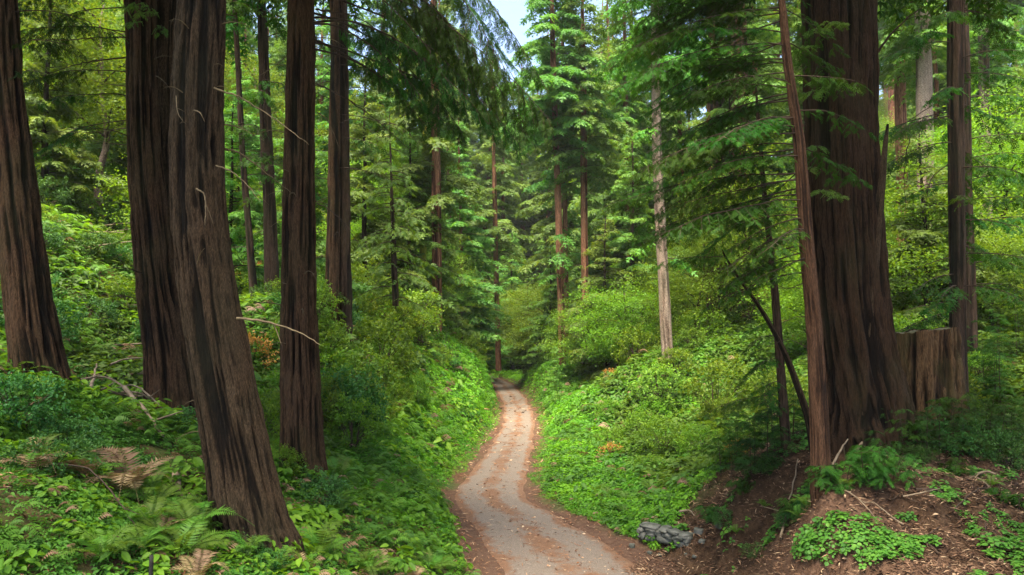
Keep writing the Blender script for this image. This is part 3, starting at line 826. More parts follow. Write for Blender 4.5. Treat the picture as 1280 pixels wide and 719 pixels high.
# ---- the stump
Cs, rs, zb = path_px([(1158, 408, 68), (1159, 470, 72), (1161, 540, 84), (1162, 570, 94)], 15.8, 1)
Cs, rs = Cs[:-1], rs[:-1]
me, o = trunk_mesh(Cs, rs, M['stump'], 220, .025, CZ + 3, ridge_w=.08, ridge_d=.05, flare=.08, lobes=5, lobe_amp=.025, seed=53, base=zb)
vv = np.empty(len(me.vertices) * 3); me.vertices.foreach_get('co', vv); vv = vv.reshape(-1, 3)
topz = vv[:, 2].max(); th = np.arctan2(vv[:, 1] - (Cs[-1] - o)[1], vv[:, 0] - (Cs[-1] - o)[0])
cut = topz - .02 - .09 * vn(np.cos(th) * 2.2, np.sin(th) * 2.2, 0, 3) - .05 * vn(th * 7, 0 * th, 0, 4) + .05 * np.cos(th)
vv[:, 2] = np.minimum(vv[:, 2], cut)
me.vertices.foreach_set('co', vv.ravel().astype(np.float32)); me.update()
root = thing('tree_stump', o, 'wide broken redwood stump with a mossy flat top beside the huge redwood', 'stump')
link('trunk', me, root)
nth, nrr = 64, 9
tt = np.arange(nth) * 2 * math.pi / nth
ringr = np.linspace(.98, .02, nrr)
cen = Cs[-1] - o
Vt = []
for q in ringr:
    x, y = cen[0] + np.cos(tt) * rs[-1] * q, cen[1] + np.sin(tt) * rs[-1] * q
    c_ = topz - .02 - .09 * vn(np.cos(tt) * 2.2, np.sin(tt) * 2.2, 0, 3) - .05 * vn(np.where(tt > math.pi, tt - 2 * math.pi, tt) * 7, 0 * tt, 0, 4) + .05 * np.cos(tt)
    Vt.append(np.stack([x, y, c_ * 1 - .02 - .06 * (1 - q) + .04 * (fbm(x * 9, y * 9, 0, 5) - .5)], 1))
Vt = np.vstack(Vt)
i, j = np.meshgrid(np.arange(nrr - 1), np.arange(nth), indexing='ij')
aa = i * nth + j; bb = i * nth + (j + 1) % nth
link('cut_top', mesh_from(Vt, np.stack([aa, bb, bb + nth, aa + nth], -1).reshape(-1, 4), M['stumptop'], None, True), root)

# ---- slim trunks in the middle distance, fitted one by one
def mid_tree(name, label, pts, Y, H, mat, crown_z, crown_r, leaf, seed, seg=48, below_branches=6, group=None, sw=SPR_FAR, ssc=.5, nbr=50):
    root, C, rad, o = near_tree(name, label, 'tree', pts, Y, H, M[mat], seg, .15, group, ridge_w=.16, ridge_d=.02, seed=seed)
    rg_ = np.random.default_rng(seed)
    fb, wb = Batch(), Batch()
    z0 = C[1][2]
    for k in range(nbr):
        f = (k + rg_.random()) / nbr
        z = crown_z + (z0 + H * .98 - crown_z) * f
        L = crown_r * min(1, .55 + f * 2) * (1 - f * .82) * rg_.uniform(.6, 1.15) + .3
        conifer_branch(fb, wb, cpos(C, z) - o, rg_.uniform(0, 6.283), L, .05, .35, .3, .22, .40, .19, ssc, sw, rg_, .03, False)
    for k in range(below_branches):
        z = z0 + (crown_z - z0) * rg_.uniform(.35, 1)
        conifer_branch(fb, wb, cpos(C, z) - o, rg_.uniform(0, 6.283), crown_r * rg_.uniform(.25, .6), 0, .35, .3, .24, .38, .2, ssc * .9, sw, rg_, .03, False)
    link('crown', two_mesh(fb, wb, M[leaf], M['twig']), root)
    return root
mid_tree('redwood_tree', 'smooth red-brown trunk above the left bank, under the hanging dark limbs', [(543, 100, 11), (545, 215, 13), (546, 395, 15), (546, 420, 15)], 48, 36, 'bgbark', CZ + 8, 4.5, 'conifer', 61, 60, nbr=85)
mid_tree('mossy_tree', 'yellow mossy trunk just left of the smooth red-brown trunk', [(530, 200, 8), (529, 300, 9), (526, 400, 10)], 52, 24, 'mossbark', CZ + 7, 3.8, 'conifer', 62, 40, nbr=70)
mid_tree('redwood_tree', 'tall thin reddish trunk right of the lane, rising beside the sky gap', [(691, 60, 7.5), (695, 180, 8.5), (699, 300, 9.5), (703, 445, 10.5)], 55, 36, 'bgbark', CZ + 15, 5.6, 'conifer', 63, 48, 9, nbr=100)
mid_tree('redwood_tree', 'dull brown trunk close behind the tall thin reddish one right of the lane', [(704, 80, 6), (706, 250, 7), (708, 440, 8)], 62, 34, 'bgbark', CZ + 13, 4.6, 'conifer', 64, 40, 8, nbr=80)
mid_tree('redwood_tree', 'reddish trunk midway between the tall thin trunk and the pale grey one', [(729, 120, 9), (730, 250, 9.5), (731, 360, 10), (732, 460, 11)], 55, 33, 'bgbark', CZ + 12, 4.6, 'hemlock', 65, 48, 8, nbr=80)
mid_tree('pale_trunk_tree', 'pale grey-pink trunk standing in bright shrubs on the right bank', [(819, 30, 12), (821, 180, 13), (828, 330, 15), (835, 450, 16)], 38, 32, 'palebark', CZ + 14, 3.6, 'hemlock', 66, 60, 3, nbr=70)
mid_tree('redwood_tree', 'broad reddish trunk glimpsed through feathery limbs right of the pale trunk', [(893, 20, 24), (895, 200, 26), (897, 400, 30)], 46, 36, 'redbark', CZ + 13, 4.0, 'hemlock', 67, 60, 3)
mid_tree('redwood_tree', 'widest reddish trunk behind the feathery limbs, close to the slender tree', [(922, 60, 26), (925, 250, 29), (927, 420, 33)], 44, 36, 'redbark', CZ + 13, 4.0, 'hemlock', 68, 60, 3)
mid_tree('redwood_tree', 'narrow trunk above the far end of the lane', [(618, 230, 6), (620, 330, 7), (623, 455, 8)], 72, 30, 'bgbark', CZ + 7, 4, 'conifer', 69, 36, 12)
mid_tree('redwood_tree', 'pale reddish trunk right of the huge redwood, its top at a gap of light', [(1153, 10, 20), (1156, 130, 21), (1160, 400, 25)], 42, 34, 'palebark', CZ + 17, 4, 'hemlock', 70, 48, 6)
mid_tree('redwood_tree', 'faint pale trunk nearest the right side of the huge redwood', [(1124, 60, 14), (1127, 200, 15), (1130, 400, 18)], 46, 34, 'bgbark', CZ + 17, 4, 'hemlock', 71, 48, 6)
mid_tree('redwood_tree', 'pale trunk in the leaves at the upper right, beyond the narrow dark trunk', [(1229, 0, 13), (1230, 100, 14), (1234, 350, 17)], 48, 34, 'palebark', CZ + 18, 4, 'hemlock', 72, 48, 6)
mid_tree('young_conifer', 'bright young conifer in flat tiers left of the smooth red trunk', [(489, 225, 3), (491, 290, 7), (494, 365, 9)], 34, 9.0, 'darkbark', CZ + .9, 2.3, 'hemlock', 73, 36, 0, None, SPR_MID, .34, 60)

# ---- unseen redwoods added beside the viewpoint so their crowns shade the foreground
for x, y, H, R0, lab in ((-7.5, 2.5, 34, 5, 'unseen tall redwood added on the left bank to shade the foreground'), (8.5, 4.0, 36, 7.5, 'unseen tall redwood added on the right to shade the foreground'),
                         (13.5, 7.5, 38, 5.5, 'unseen redwood added right of the mound to shade the foreground')):
    z = float(gz(np.array([x]), np.array([y]))[0])
    C = np.array([[x, y, z - .6], [x, y, z], [x + .2, y, z + H * .5], [x, y + .2, z + H]]); rd_ = np.array([.62, .6, .42, .04])
    me, o = trunk_mesh(C, rd_, M['redbark'], 80, .2, z + 8, .1, .035, .2, seed=int(91 + x), base=z)
    root = thing('redwood_tree', o, lab, 'tree')
    link('trunk', me, root)
    crown_above(root, o, C, CZ + 8.5, z + H * .98, R0, 'needledark', g, 75)

# ================================================================== SHRUBS, FERNS, GROUND COVER
class Lab:
    """gives every repeat a label of its own: look + where it stands"""
    used = set()
LAND = [('the edge redwood', 40, 13), ('the twin-stemmed redwood', 205, 16), ('the leaning redwood', 290, 10), ('the ridged redwood', 378, 15),
        ('the paired trunks', 424, 26), ('the young conifer', 491, 34), ('the smooth trunk', 546, 48), ('the lane bend', 622, 78), ('the thin trunk', 700, 55),
        ('the midway trunk', 731, 55), ('the pale trunk', 830, 38), ('the black trunk', 975, 15.5), ('the slender tree', 1012, 12), ('the huge redwood', 1070, 15),
        ('the old stump', 1162, 16), ('the narrow trunk', 1197, 20)]
def places(p):
    """true statements of where a spot lies, nearest landmark first"""
    x, y, f = proj(p)
    x, f = float(x[0]), float(p[1])
    out = []
    for nm, lx, lf in sorted(LAND, key=lambda l: abs(l[1] - x) + abs(math.log(f / l[2])) * 110):
        dx = x - lx
        if abs(dx) > 150: continue
        if abs(dx) < 14: sd = 'in front of' if f < lf else ('far behind' if f > lf * 1.6 else 'behind')
        else:
            sd = 'left of' if dx < 0 else 'right of'
            sd = ('just ' if abs(dx) < 30 else 'well ' if abs(dx) > 75 else '') + sd
            if f > lf * 1.6: sd = 'far behind and ' + sd
            elif f > lf * 1.12: sd = 'behind and ' + sd
            elif f < lf * .85: sd = 'nearer and ' + sd
        out.append(sd + ' ' + nm)
    return out or ['at the side of the picture']
def uniq(look, p, sizes=()):
    pl = places(p)
    c = [look + ' ' + q for q in pl[:4]] + [look + ' ' + q + ', ' + r for i, q in enumerate(pl) for r in pl[i + 1:]]
    for l in c:
        if l not in Lab.used and len(l.split()) <= 16:
            Lab.used.add(l)
            return l
    return c[0]

def bush_parts(rg, Rr, H, ncl, nleaf, lsize, tpl=LEAF, spread=.16, flat=.5):
    fb, wb = Batch(), Batch()
    u = rg.normal(0, 1, (ncl, 3)); u = norm(u)
    rr = rg.uniform(.45, 1.0, ncl) ** .6
    lump = .65 + .7 * vn(u[:, 0] * 1.6 + 7, u[:, 1] * 1.6, u[:, 2] * 1.6, int(rg.integers(99)))
    Cc = u * rr[:, None] * lump[:, None] * np.array([Rr, Rr, H * .5]) + np.array([0, 0, H * .52])
    Cc[:, 2] = np.maximum(Cc[:, 2], .06)
    for k in range(ncl):
        n = int(nleaf * rg.uniform(.6, 1.4))
        tw = norm(u[k] + np.array([0, 0, .35]) + rg.normal(0, .25, 3))
        l = spread * Rr * rg.uniform(.7, 1.8) + lsize
        tt = rg.random(n)
        pos = Cc[k] + tw * (tt * l)[:, None] + rg.normal(0, lsize * .7, (n, 3))
        dr = norm(tw * .5 + rg.normal(0, .8, (n, 3)) + np.array([0, 0, -.15]))
        up = np.stack([rg.normal(0, flat, n), rg.normal(0, flat, n), np.ones(n)], 1)
        fb.add(tpl, pos, dr, up, lsize * rg.uniform(.6, 1.3, n), np.clip(rg.random() * .55 + .35 * tt + rg.normal(0, .1, n), 0, 1), rg, .1)
        if k % 4 == 0:
            b = np.array([rg.normal(0, .08 * Rr), rg.normal(0, .08 * Rr), -.15])
            mid = (b + Cc[k]) / 2 + np.array([0, 0, .12 * H])
            wb.tube(np.array([b, mid, Cc[k] + tw * l]), [.012 * H + .004, .008 * H + .003, .002], 4)
    return fb, wb

sg = np.random.default_rng(77)
BUSH = []      # (foliage mesh, stem mesh, kind, nominal radius)
for q, (Rr, H, ncl, nl, ls, mat, kind) in enumerate([
        (1.0, 1.5, 110, 26, .10, 'shrub', 'bright green shrub'), (1.0, 1.2, 120, 24, .085, 'shrub', 'bright green low shrub'), (1.0, 1.9, 120, 24, .11, 'broad', 'yellow-green upright shrub'),
        (1.0, 1.3, 110, 24, .10, 'shrubdark', 'blue-green glossy shrub'), (1.0, 1.0, 100, 26, .08, 'shrubdark', 'dark green low shrub'), (1.0, 2.4, 150, 22, .11, 'broad', 'tall leafy shrub'),
        (1.0, 1.4, 130, 26, .09, 'shrub', 'green mounded shrub')]):
    fb, wb = bush_parts(sg, Rr, H, ncl, nl, ls)
    BUSH.append((fb.mesh(M[mat]), wb.mesh(M['twig'], True), kind, mat))
fb, wb = bush_parts(sg, .8, 1.2, 50, 20, .11)
BUSH.append((fb.mesh(M['rust']), wb.mesh(M['twig'], True), 'rust-brown withered shrub', 'rust'))
def place_bush(kind, x, y, s, label, group, rg=sg, sink=.05):
    z = float(gz(np.array([x]), np.array([y]))[0])
    fm, wm, nm, mt = BUSH[kind]
    p = np.array([x, y, z])
    root = thing('shrub', (x, y, z - sink), label or uniq(nm, p, ('small', 'large', 'ragged', 'round', 'thick')), 'shrub', group)
    root.rotation_euler = (rg.normal(0, .08), rg.normal(0, .08), rg.uniform(0, 6.28))
    root.scale = (s * rg.uniform(.85, 1.2), s * rg.uniform(.85, 1.2), s * rg.uniform(.8, 1.15))
    link('foliage', fm, root); link('stem', wm, root)
    return root
PILE = on_ground(158, 500, 15.5)
FERNS = []
def zone(n, xr, yr, cond, kinds, srange, group, mind=.9, rg=sg, wts=None):
    P, tries = [], 0
    while len(P) < n and tries < n * 60:
        tries += 1
        y = math.exp(rg.uniform(math.log(yr[0]), math.log(yr[1])))
        x = rg.uniform(*xr)
        d = float(road_dist(np.array([x]), np.array([y]))[0][0])
        if not cond(x, y, d): continue
        px = 640 + F * x / y
        if px < -60 or px > 1340: continue
        if (x - PILE[0]) ** 2 + ((y - PILE[1]) * .55) ** 2 < 2.6: continue
        s = rg.uniform(*srange) * (1 + max(0, y - 25) * .012)
        if abs(d) < 6: s *= .7
        if abs(d) < 2.4 + s * .95: continue
        if any((x - a) ** 2 + (y - b) ** 2 < (mind * (s + c) * .5) ** 2 for a, b, c in P): continue
        P.append((x, y, s))
        place_bush(int(rg.choice(kinds, p=wts)), x, y, s, None, group)
zone(60, (-10, -1.5), (19, 62), lambda x, y, d: d < -4.2 and x > -.36 * y, [0, 1, 2, 6, 5, 3], (.6, 1.2), 'shrubs on the left bank of the lane', .95)
zone(92, (-34, -6), (14, 62), lambda x, y, d: x < -.30 * y and x > -.82 * y, [3, 4, 0, 6, 2, 3, 1, 6, 4, 3, 2, 7], (.4, .95), 'shrubs on the left hillside', .9)
zone(80, (2, 40), (19, 66), lambda x, y, d: d > 4.0 and not (y < 20 and x > 4.5), [0, 1, 2, 6, 1, 6, 3], (.6, 1.25), 'shrubs on the right bank of the lane', .95)
# shrubs set one by one
for k, px, py, Y, s, lab in ((3, 22, 510, 10.8, .62, 'blue-green glossy shrub at the left edge under the brown trunk'), (3, 88, 530, 10.8, .42, 'blue-green glossy shrub right of the left edge trunk foot'),
        (4, 60, 575, 9.6, .6, 'dark low shrub above the dry ferns at the left edge'), (4, 330, 680, 9.2, .28, 'small leafy sprout clinging to the foot of the leaning redwood'),
        (4, 300, 668, 9.3, .26, 'smaller sprout on the left side of the leaning redwood foot'),
        (3, 400, 560, 13.8, .5, 'leafy sprout hiding the foot of the straight ridged redwood'), (0, 350, 575, 14.2, .42, 'light sprout left of the straight ridged redwood foot'),
        (3, 232, 540, 14.6, .5, 'small shrub at the foot of the dark twin-stemmed redwood'), (3, 415, 470, 21, 1.15, 'big blue-green shrub right behind the straight ridged redwood'),
        (2, 450, 420, 23, 1.25, 'yellow-green shrub just below the paired trunks'), (3, 445, 450, 21.5, 1.0, 'dark glossy shrub below the yellow-green one by the paired trunks'),
        (5, 520, 410, 40, 1.5, 'large yellow-green shrub left of the smooth red trunk foot'), (2, 475, 400, 30, 1.5, 'large pale shrub under the young bright conifer'),
        (1, 585, 450, 55, 1.6, 'bright shrub hiding the far bend of the lane'), (4, 1225, 590, 14.5, .7, 'dark low shrub right of the stump on the duff'),
        (4, 1190, 590, 14.6, .55, 'dark shrub right in front of the stump'), (4, 1262, 600, 14.2, .6, 'dark shrub at the right edge of the mound'),
        (4, 945, 590, 15.6, .35, 'dark shrub on the lip of the mound left of the thin black trunk'), (7, 765, 545, 28, .55, 'small rust-brown withered shrub low in the green right verge'),
        (7, 765, 455, 42, .6, 'rust-brown withered shrub higher on the right bank'), (7, 925, 565, 18, .4, 'brown withered tuft at the left lip of the mound')):
    p = on_ground(px, py, Y)
    place_bush(k, p[0], p[1], s, lab, None)

# ---- ferns: each frond a part
def frond_mesh(rg, L, mat, n=20, arch=.55, w=.30):
    b = Batch()
    t = np.linspace(0, 1, 9)
    P = np.stack([t * L * .92, 0 * t, L * (arch * 1.5 * t - arch * 1.65 * t ** 2.2)], 1)
    b.tube(P, np.linspace(.006, .002, 9), 3, .2)
    tb = np.linspace(.12, .98, n)
    pos = np.stack([np.interp(tb, t, P[:, k]) for k in range(3)], 1)
    G = norm(np.stack([np.interp(tb, t, np.gradient(P[:, k])) for k in range(3)], 1))
    ln = L * w * np.sin(np.clip(tb * 1.1 + .12, 0, 1) * math.pi) ** .7 + .015
    for s in (-1, 1):
        lat = np.array([0, s, 0.0])
        dr = norm(G * .45 + lat + np.stack([0 * tb, 0 * tb, rg.normal(-.22, .08, n)], 1))
        nrm = np.cross(G, np.array([0, 1.0, 0])) * -1
        b.add(diamond(.15, .12, .3), pos, dr, nrm + rg.normal(0, .15, (n, 3)), ln, np.clip(.4 + .3 * rg.random(n), 0, 1), rg, .12)
    return b.mesh(M[mat])
FR = {k: [frond_mesh(sg, 1.0, k, 30, a, .20) for a in (.5, .7, .9)] for k in ('fern', 'dryfern')}
def fern(px, py, Y, s, label, kinds=('fern',), n=9, group='ferns in the undergrowth', az=None, world=None):
    p = on_ground(px, py, Y) if world is None else np.array([*world, float(gz(np.array([world[0]]), np.array([world[1]]))[0])])
    FERNS.append((p[0], p[1], s))
    root = thing('fern', p + np.array([0, 0, .04]), label or uniq(('dry brown' if kinds[0] == 'dryfern' else 'green') + ' fern', p, ('small', 'spreading', 'arching')), 'fern', group)
    for k in range(n):
        kd = kinds[int(sg.integers(len(kinds)))]
        f = link('frond', FR[kd][int(sg.integers(3))], root)
        f.rotation_euler = (sg.normal(0, .15), -sg.uniform(.0, .55), (2 * math.pi * k / n + sg.normal(0, .25)) if az is None else R(az) + sg.normal(0, .5))
        q = s * sg.uniform(.85, 1.35)
        f.scale = (q, q, q)
    return root
fern(160, 612, 10.2, .95, 'big fern with drooping dry tan fronds left of the leaning redwood', ('dryfern', 'dryfern', 'fern'), 13, None)
fern(105, 618, 10.0, .75, 'smaller half-dry fern left of the big tan fern', ('dryfern', 'fern'), 10, None)
fern(45, 630, 9.4, .65, 'dry brown fern at the left edge of the picture', ('dryfern', 'dryfern', 'fern'), 9, None)
fern(130, 712, 8.0, .62, 'bright green fern at the bottom left', ('fern',), 9, None)
fern(245, 712, 8.3, .5, 'dry fern at the bottom edge by the black stake', ('dryfern',), 7, None)
fern(345, 690, 9.2, .5, 'upright green fern against the foot of the leaning redwood', ('fern',), 4, None)
fern(380, 690, 9.6, .45, 'half-dry fern right of the leaning redwood foot', ('dryfern', 'fern'), 7, None)
fern(480, 716, 11.5, .62, 'half-dry fern at the bottom beside the lane', ('fern', 'dryfern', 'dryfern'), 8, None)
fern(515, 715, 12.2, .5, 'straw-coloured fern nearest the lane at the bottom', ('dryfern',), 6, None)
fern(200, 660, 9.0, .5, 'green fern with one tan frond below the big dry fern', ('fern', 'fern', 'dryfern'), 8, None)
fern(1010, 650, 12.4, .4, 'green fern on the slope below the slender reddish tree', ('fern',), 7, None)
fern(1000, 640, 12.6, .35, 'pale fern sprouting on the bare slope of the mound', ('fern',), 5, None)
for k in range(34):
    for _ in range(40):
        y = math.exp(sg.uniform(math.log(8.5), math.log(30))); x = sg.uniform(-.72, -.02) * y
        d = float(road_dist(np.array([x]), np.array([y]))[0][0])
        if d < -2.6: break
    fern(0, 0, 0, sg.uniform(.45, .8), None, ('fern',), 8, 'ferns in the undergrowth', None, (x, y))
for k in range(36):
    for _ in range(40):
        y = math.exp(sg.uniform(math.log(19), math.log(40))); x = sg.uniform(.0, .4) * y
        d = float(road_dist(np.array([x]), np.array([y]))[0][0])
        if d > 2.2 and d < 9: break
    fern(0, 0, 0, sg.uniform(.5, .85), None, ('fern',), 8, 'ferns in the undergrowth', None, (x, y))

# ---- redwood sprouts and saplings: upright feathery stems
def sapling_parts(rg, H, nst, leafs=SPR_NEAR, spread=.3, lean=.25, dens=1.0):
    fb, wb = Batch(), Batch()
    for s in range(nst):
        a = rg.uniform(0, 6.283); h = H * rg.uniform(.55, 1.0)
        b = np.array([math.cos(a), math.sin(a), 0]) * spread * rg.random()
        tp = b + np.array([math.cos(a) * lean * h * rg.random(), math.sin(a) * lean * h * rg.random(), h])
        wb.tube(np.array([b - [0, 0, .1], (b + tp) / 2, tp]), [.012, .008, .002], 4)
        n = max(5, int(h * 9 * dens))
        for k in range(n):
            f = .08 + .9 * (k + rg.random()) / n
            conifer_branch(fb, wb, b + (tp - b) * f, rg.uniform(0, 6.283), (.22 + .55 * (1 - f)) * min(1, h) * rg.uniform(.6, 1.1), .3, .3, .2, .1, .4, .085, .14, leafs, rg, .004, False)
    return fb, wb
def sapling(px, py, Y, H, nst, label, mat='needle', spread=.3, lean=.25, dens=1., cat='sapling', name='redwood_sapling', world=None, group=None, leafs=SPR_NEAR):
    p = on_ground(px, py, Y) if world is None else np.array([*world, float(gz(np.array([world[0]]), np.array([world[1]]))[0])])
    fb, wb = sapling_parts(sg, H, nst, leafs, spread, lean, dens)
    root = thing(name, p, label, cat, group)
    link('foliage', fb.mesh(M[mat]), root); link('stem', wb.mesh(M['twig'], True), root)
    return root
sapling(1090, 612, 12.2, .62, 12, 'dense clump of fresh green redwood sprouts on the mound below the huge redwood', 'needle', .42, .5, 1.5)
sapling(1045, 622, 11.9, .5, 7, 'small clump of green sprouts right at the foot of the slender tree', 'needle', .3, .5, 1.3)
sapling(945, 580, 15.4, 1.7, 4, 'dark thicket of young redwoods left of the thin black trunk', 'needledark', .45, .1)
sapling(905, 560, 17.5, 2.0, 4, 'sparse young redwoods over the bright bank left of the mound', 'needle', .5, .15)
sapling(975, 560, 16.2, 1.8, 5, 'shaded saplings between the thin black trunk and the slender tree', 'needledark', .4, .12)
sapling(1150, 570, 14.2, 1.25, 6, 'wispy saplings standing in front of the old stump', 'needledark', .5, .2, .8)
sapling(1138, 585, 14.0, 1.0, 5, 'wispy sprouts climbing the left face of the stump', 'needle', .4, .2, .9)
sapling(1187, 575, 14.6, 1.5, 5, 'thin saplings crossing the right edge of the stump', 'needle', .35, .15, .8)
sapling(1215, 580, 15.0, 1.6, 7, 'tangle of thin saplings right of the old stump', 'needledark', .6, .25, .9)
sapling(1262, 560, 16.5, 1.7, 6, 'feathery saplings at the right edge behind the mound', 'needle', .7, .2)
sapling(1110, 590, 13.4, .7, 4, 'thin bare-looking sprouts between the huge redwood and the stump', 'needledark', .3, .4, .7)
sapling(1000, 590, 13.2, .55, 5, 'small dark sprouts left of the slender tree foot', 'needledark', .35, .4)
sapling(1240, 470, 21, 3.2, 6, 'bushy young conifer behind the narrow dark trunk at the right', 'needle', .9, .1, .8, leafs=SPR_MID)
sapling(1275, 420, 24, 4.0, 5, 'tall young conifer at the right edge beyond the stump', 'needle', 1.0, .1, .7, leafs=SPR_MID)
sapling(697, 480, 44, 4.2, 3, 'wispy pale young conifer right of the lane before the thin trunk pair', 'hemlock', .5, .05, .6, leafs=SPR_MID)

for k in range(16):
    px, py, Y = [(905, 622, 15.3), (930, 606, 15.3), (955, 612, 14.6), (985, 628, 13.4), (1000, 606, 13.2), (920, 640, 14.8), (960, 596, 15.2), (895, 650, 15.9), (1060, 640, 11.8), (1130, 620, 12.6), (1190, 612, 13.2), (1240, 632, 12.2),
                 (1150, 600, 13.6), (1270, 650, 11.6), (1075, 570, 13.8), (945, 650, 13.8)][k]
    p = on_ground(px, py, Y)
    if k % 3 == 2:
        fern(px, py, Y, .3, uniq('little fern rooted in duff', p), ('fern',), 6, 'little plants on the mound')
    elif k % 3 == 1:
        sapling(px, py, Y, .38, 4, uniq('little redwood sprout', p), 'needle', .2, .5, 1.2, group='little plants on the mound')
    else:
        place_bush(4 if k % 2 else 3, p[0], p[1], .24, uniq('little leafy plant rooted in duff', p), 'little plants on the mound')

# ---- ground cover: nobody could count it
def sprig(rg, n, lsize, h, tpl):
    it = []
    for k in range(n):
        a = 2.4 * k + rg.normal(0, .3); f = (k + 1) / n
        it.append(xform(tpl, (math.cos(a) * .25 * h, math.sin(a) * .25 * h, h * (.3 + .7 * rg.random())), a, rg.uniform(-.5, .15), lsize * rg.uniform(.7, 1.25), rg.normal(0, .35)))
    return combine(it)
cg = np.random.default_rng(99)
SPRIGS = [sprig(cg, 8, .40, .8, LEAF) for _ in range(4)]
SPRD = [sprig(cg, 9, .42, .8, DIA) for _ in range(4)]
FROND = [combine([xform(diamond(.3), (.1 + .085 * k, 0, .28 + .42 * math.sin(.28 * k)), s_ * R(68), -.15, .36 * math.sin(.25 + .27 * k)) for k in range(10) for s_ in (-1, 1)])]
def cover(name, label, n, yr, xf, accept, mat, tpls, size, cat, seed, hmax=1.0, tilt=.35):
    rg = np.random.default_rng(seed)
    y = np.exp(rg.uniform(math.log(yr[0]), math.log(yr[1]), n)); x = rg.uniform(xf[0], xf[1], n) * (y + 1.5)
    d, _ = road_dist(x, y)
    k = accept(x, y, d, rg)
    for fx, fy, fs in FERNS:
        k &= ((x - fx) ** 2 + (y - fy) ** 2 > (.55 * fs) ** 2) | (rg.random(n) < .3)
    k &= ((x - PILE[0]) ** 2 + ((y - PILE[1]) * .55) ** 2 > 1.6) | (rg.random(n) < .12)
    x, y, d = x[k], y[k], d[k]
    z = gz(x, y)
    b = Batch()
    e = 1e-1
    gxn = (gz(x + e, y) - gz(x - e, y)) / (2 * e); gyn = (gz(x, y + e) - gz(x, y - e)) / (2 * e)
    up = np.stack([-gxn * .6, -gyn * .6, np.ones(len(x))], 1) + rg.normal(0, tilt * .5, (len(x), 3))
    a = rg.uniform(0, 6.283, len(x))
    dr = np.stack([np.cos(a), np.sin(a), rg.normal(0, .1, len(x))], 1)
    s = size * (np.maximum(y, 8) / 10) ** .62 * rg.uniform(.6, 1.4, len(x))
    clump = fbm(x * .9, y * .9, 0, seed, 3)
    s = s * (.55 + .95 * clump) * np.clip((np.abs(d) - 1.2) / 1.2, .3, 1)
    patch = fbm(x * .5 + 11, y * .5, 0, seed + 4, 2)
    rn = np.clip(.1 + .8 * patch + rg.normal(0, .16, len(x)), 0, 1)
    c = rg.integers(0, len(tpls), len(x))
    for q in range(len(tpls)):
        m_ = c == q
        if m_.any():
            b.add(tpls[q], np.stack([x, y, z - .02], 1)[m_], dr[m_], up[m_], s[m_], rn[m_], rg, .1)
    return tag(link(name, b.mesh(M[mat])), label, cat, kind='stuff')
def edge_ok(d, x, y):
    return np.abs(d) > VW(y) - .35 + .7 * fbm(x * .9, y * .9, 0, 8, 3)
lush = lambda x, y: sstep(15, 22, y + 2.2 * np.clip(x + 4, -6, 6) * 0)
cover('undergrowth', 'low green leafy cover on the shaded left bank', 130000, (6, 46), (-.86, .12),
      lambda x, y, d, r: (d < 0) & edge_ok(d, x, y) & (r.random(len(x)) < .10 + sstep(.36, .56, fbm(x * .8, y * .8, 0, 2, 4))) & (r.random(len(x)) < np.where(y < 17, 1, .55)), 'cover', SPRIGS, .125, 'ground cover', 1)
cover('undergrowth', 'taller broad-leaved plants dotted over the shaded left bank', 9000, (6.5, 40), (-.86, .05),
      lambda x, y, d, r: (d < -1) & edge_ok(d, x, y) & (fbm(x * 1.1, y * 1.1, 0, 25, 3) > .52), 'shrub', SPRIGS, .26, 'ground cover', 12)
cover('undergrowth', 'mixed darker plants scattered through the right verge', 12000, (15, 60), (.0, .6),
      lambda x, y, d, r: (d > 0) & edge_ok(d, x, y) & (mound_mask(x, y) < .3) & (fbm(x * .9, y * .9, 0, 35, 3) > .47), 'cover', SPRIGS + FROND, .22, 'ground cover', 15)
cover('undergrowth', 'bright green leafy cover along both sides of the sunny stretch of lane', 230000, (14, 100), (-.5, .55),
      lambda x, y, d, r: edge_ok(d, x, y) & (mound_mask(x, y) < .5 * r.random(len(x))) & (fbm(x * 1.3, y * 1.3, 0, 52, 3) + .5 * r.random(len(x)) > .56 * sstep(17, 20, y) * 0 + .42) & (r.random(len(x)) < sstep(-11, -4, d) * sstep(26, 12, d)) & (r.random(len(x)) < sstep(12, 22, y + np.where(d > 0, 8, 0))), 'coverbright', SPRIGS + FROND, .125, 'ground cover', 2)
cover('undergrowth', 'mixed green cover over the far slopes', 90000, (18, 110), (-.85, .85),
      lambda x, y, d, r: (np.abs(d) > 5) & ~(mound_mask(x, y) > .2) & (r.random(len(x)) < np.where(x < -.3 * y, .55, 1)) & (r.random(len(x)) < .4 + .9 * fbm(x * .3, y * .3, 0, 6, 3)), 'cover', SPRD, .25, 'ground cover', 3)
cover('undergrowth', 'feathery fern cover spread over the left bank', 16000, (7, 60), (-.8, .05),
      lambda x, y, d, r: (d < -2.2) & (fbm(x * .45, y * .45, 0, 15, 2) > .5), 'fern', FROND, .26, 'ground cover', 4)
cover('dead_bracken', 'scattered dead tan fern blades among the green cover', 3800, (7, 60), (-.8, .6),
      lambda x, y, d, r: edge_ok(d, x, y) & ~(mound_mask(x, y) > .2) & (fbm(x * .7, y * .7, 0, 45, 3) > .5), 'dryfern', FROND, .24, 'ground cover', 14)
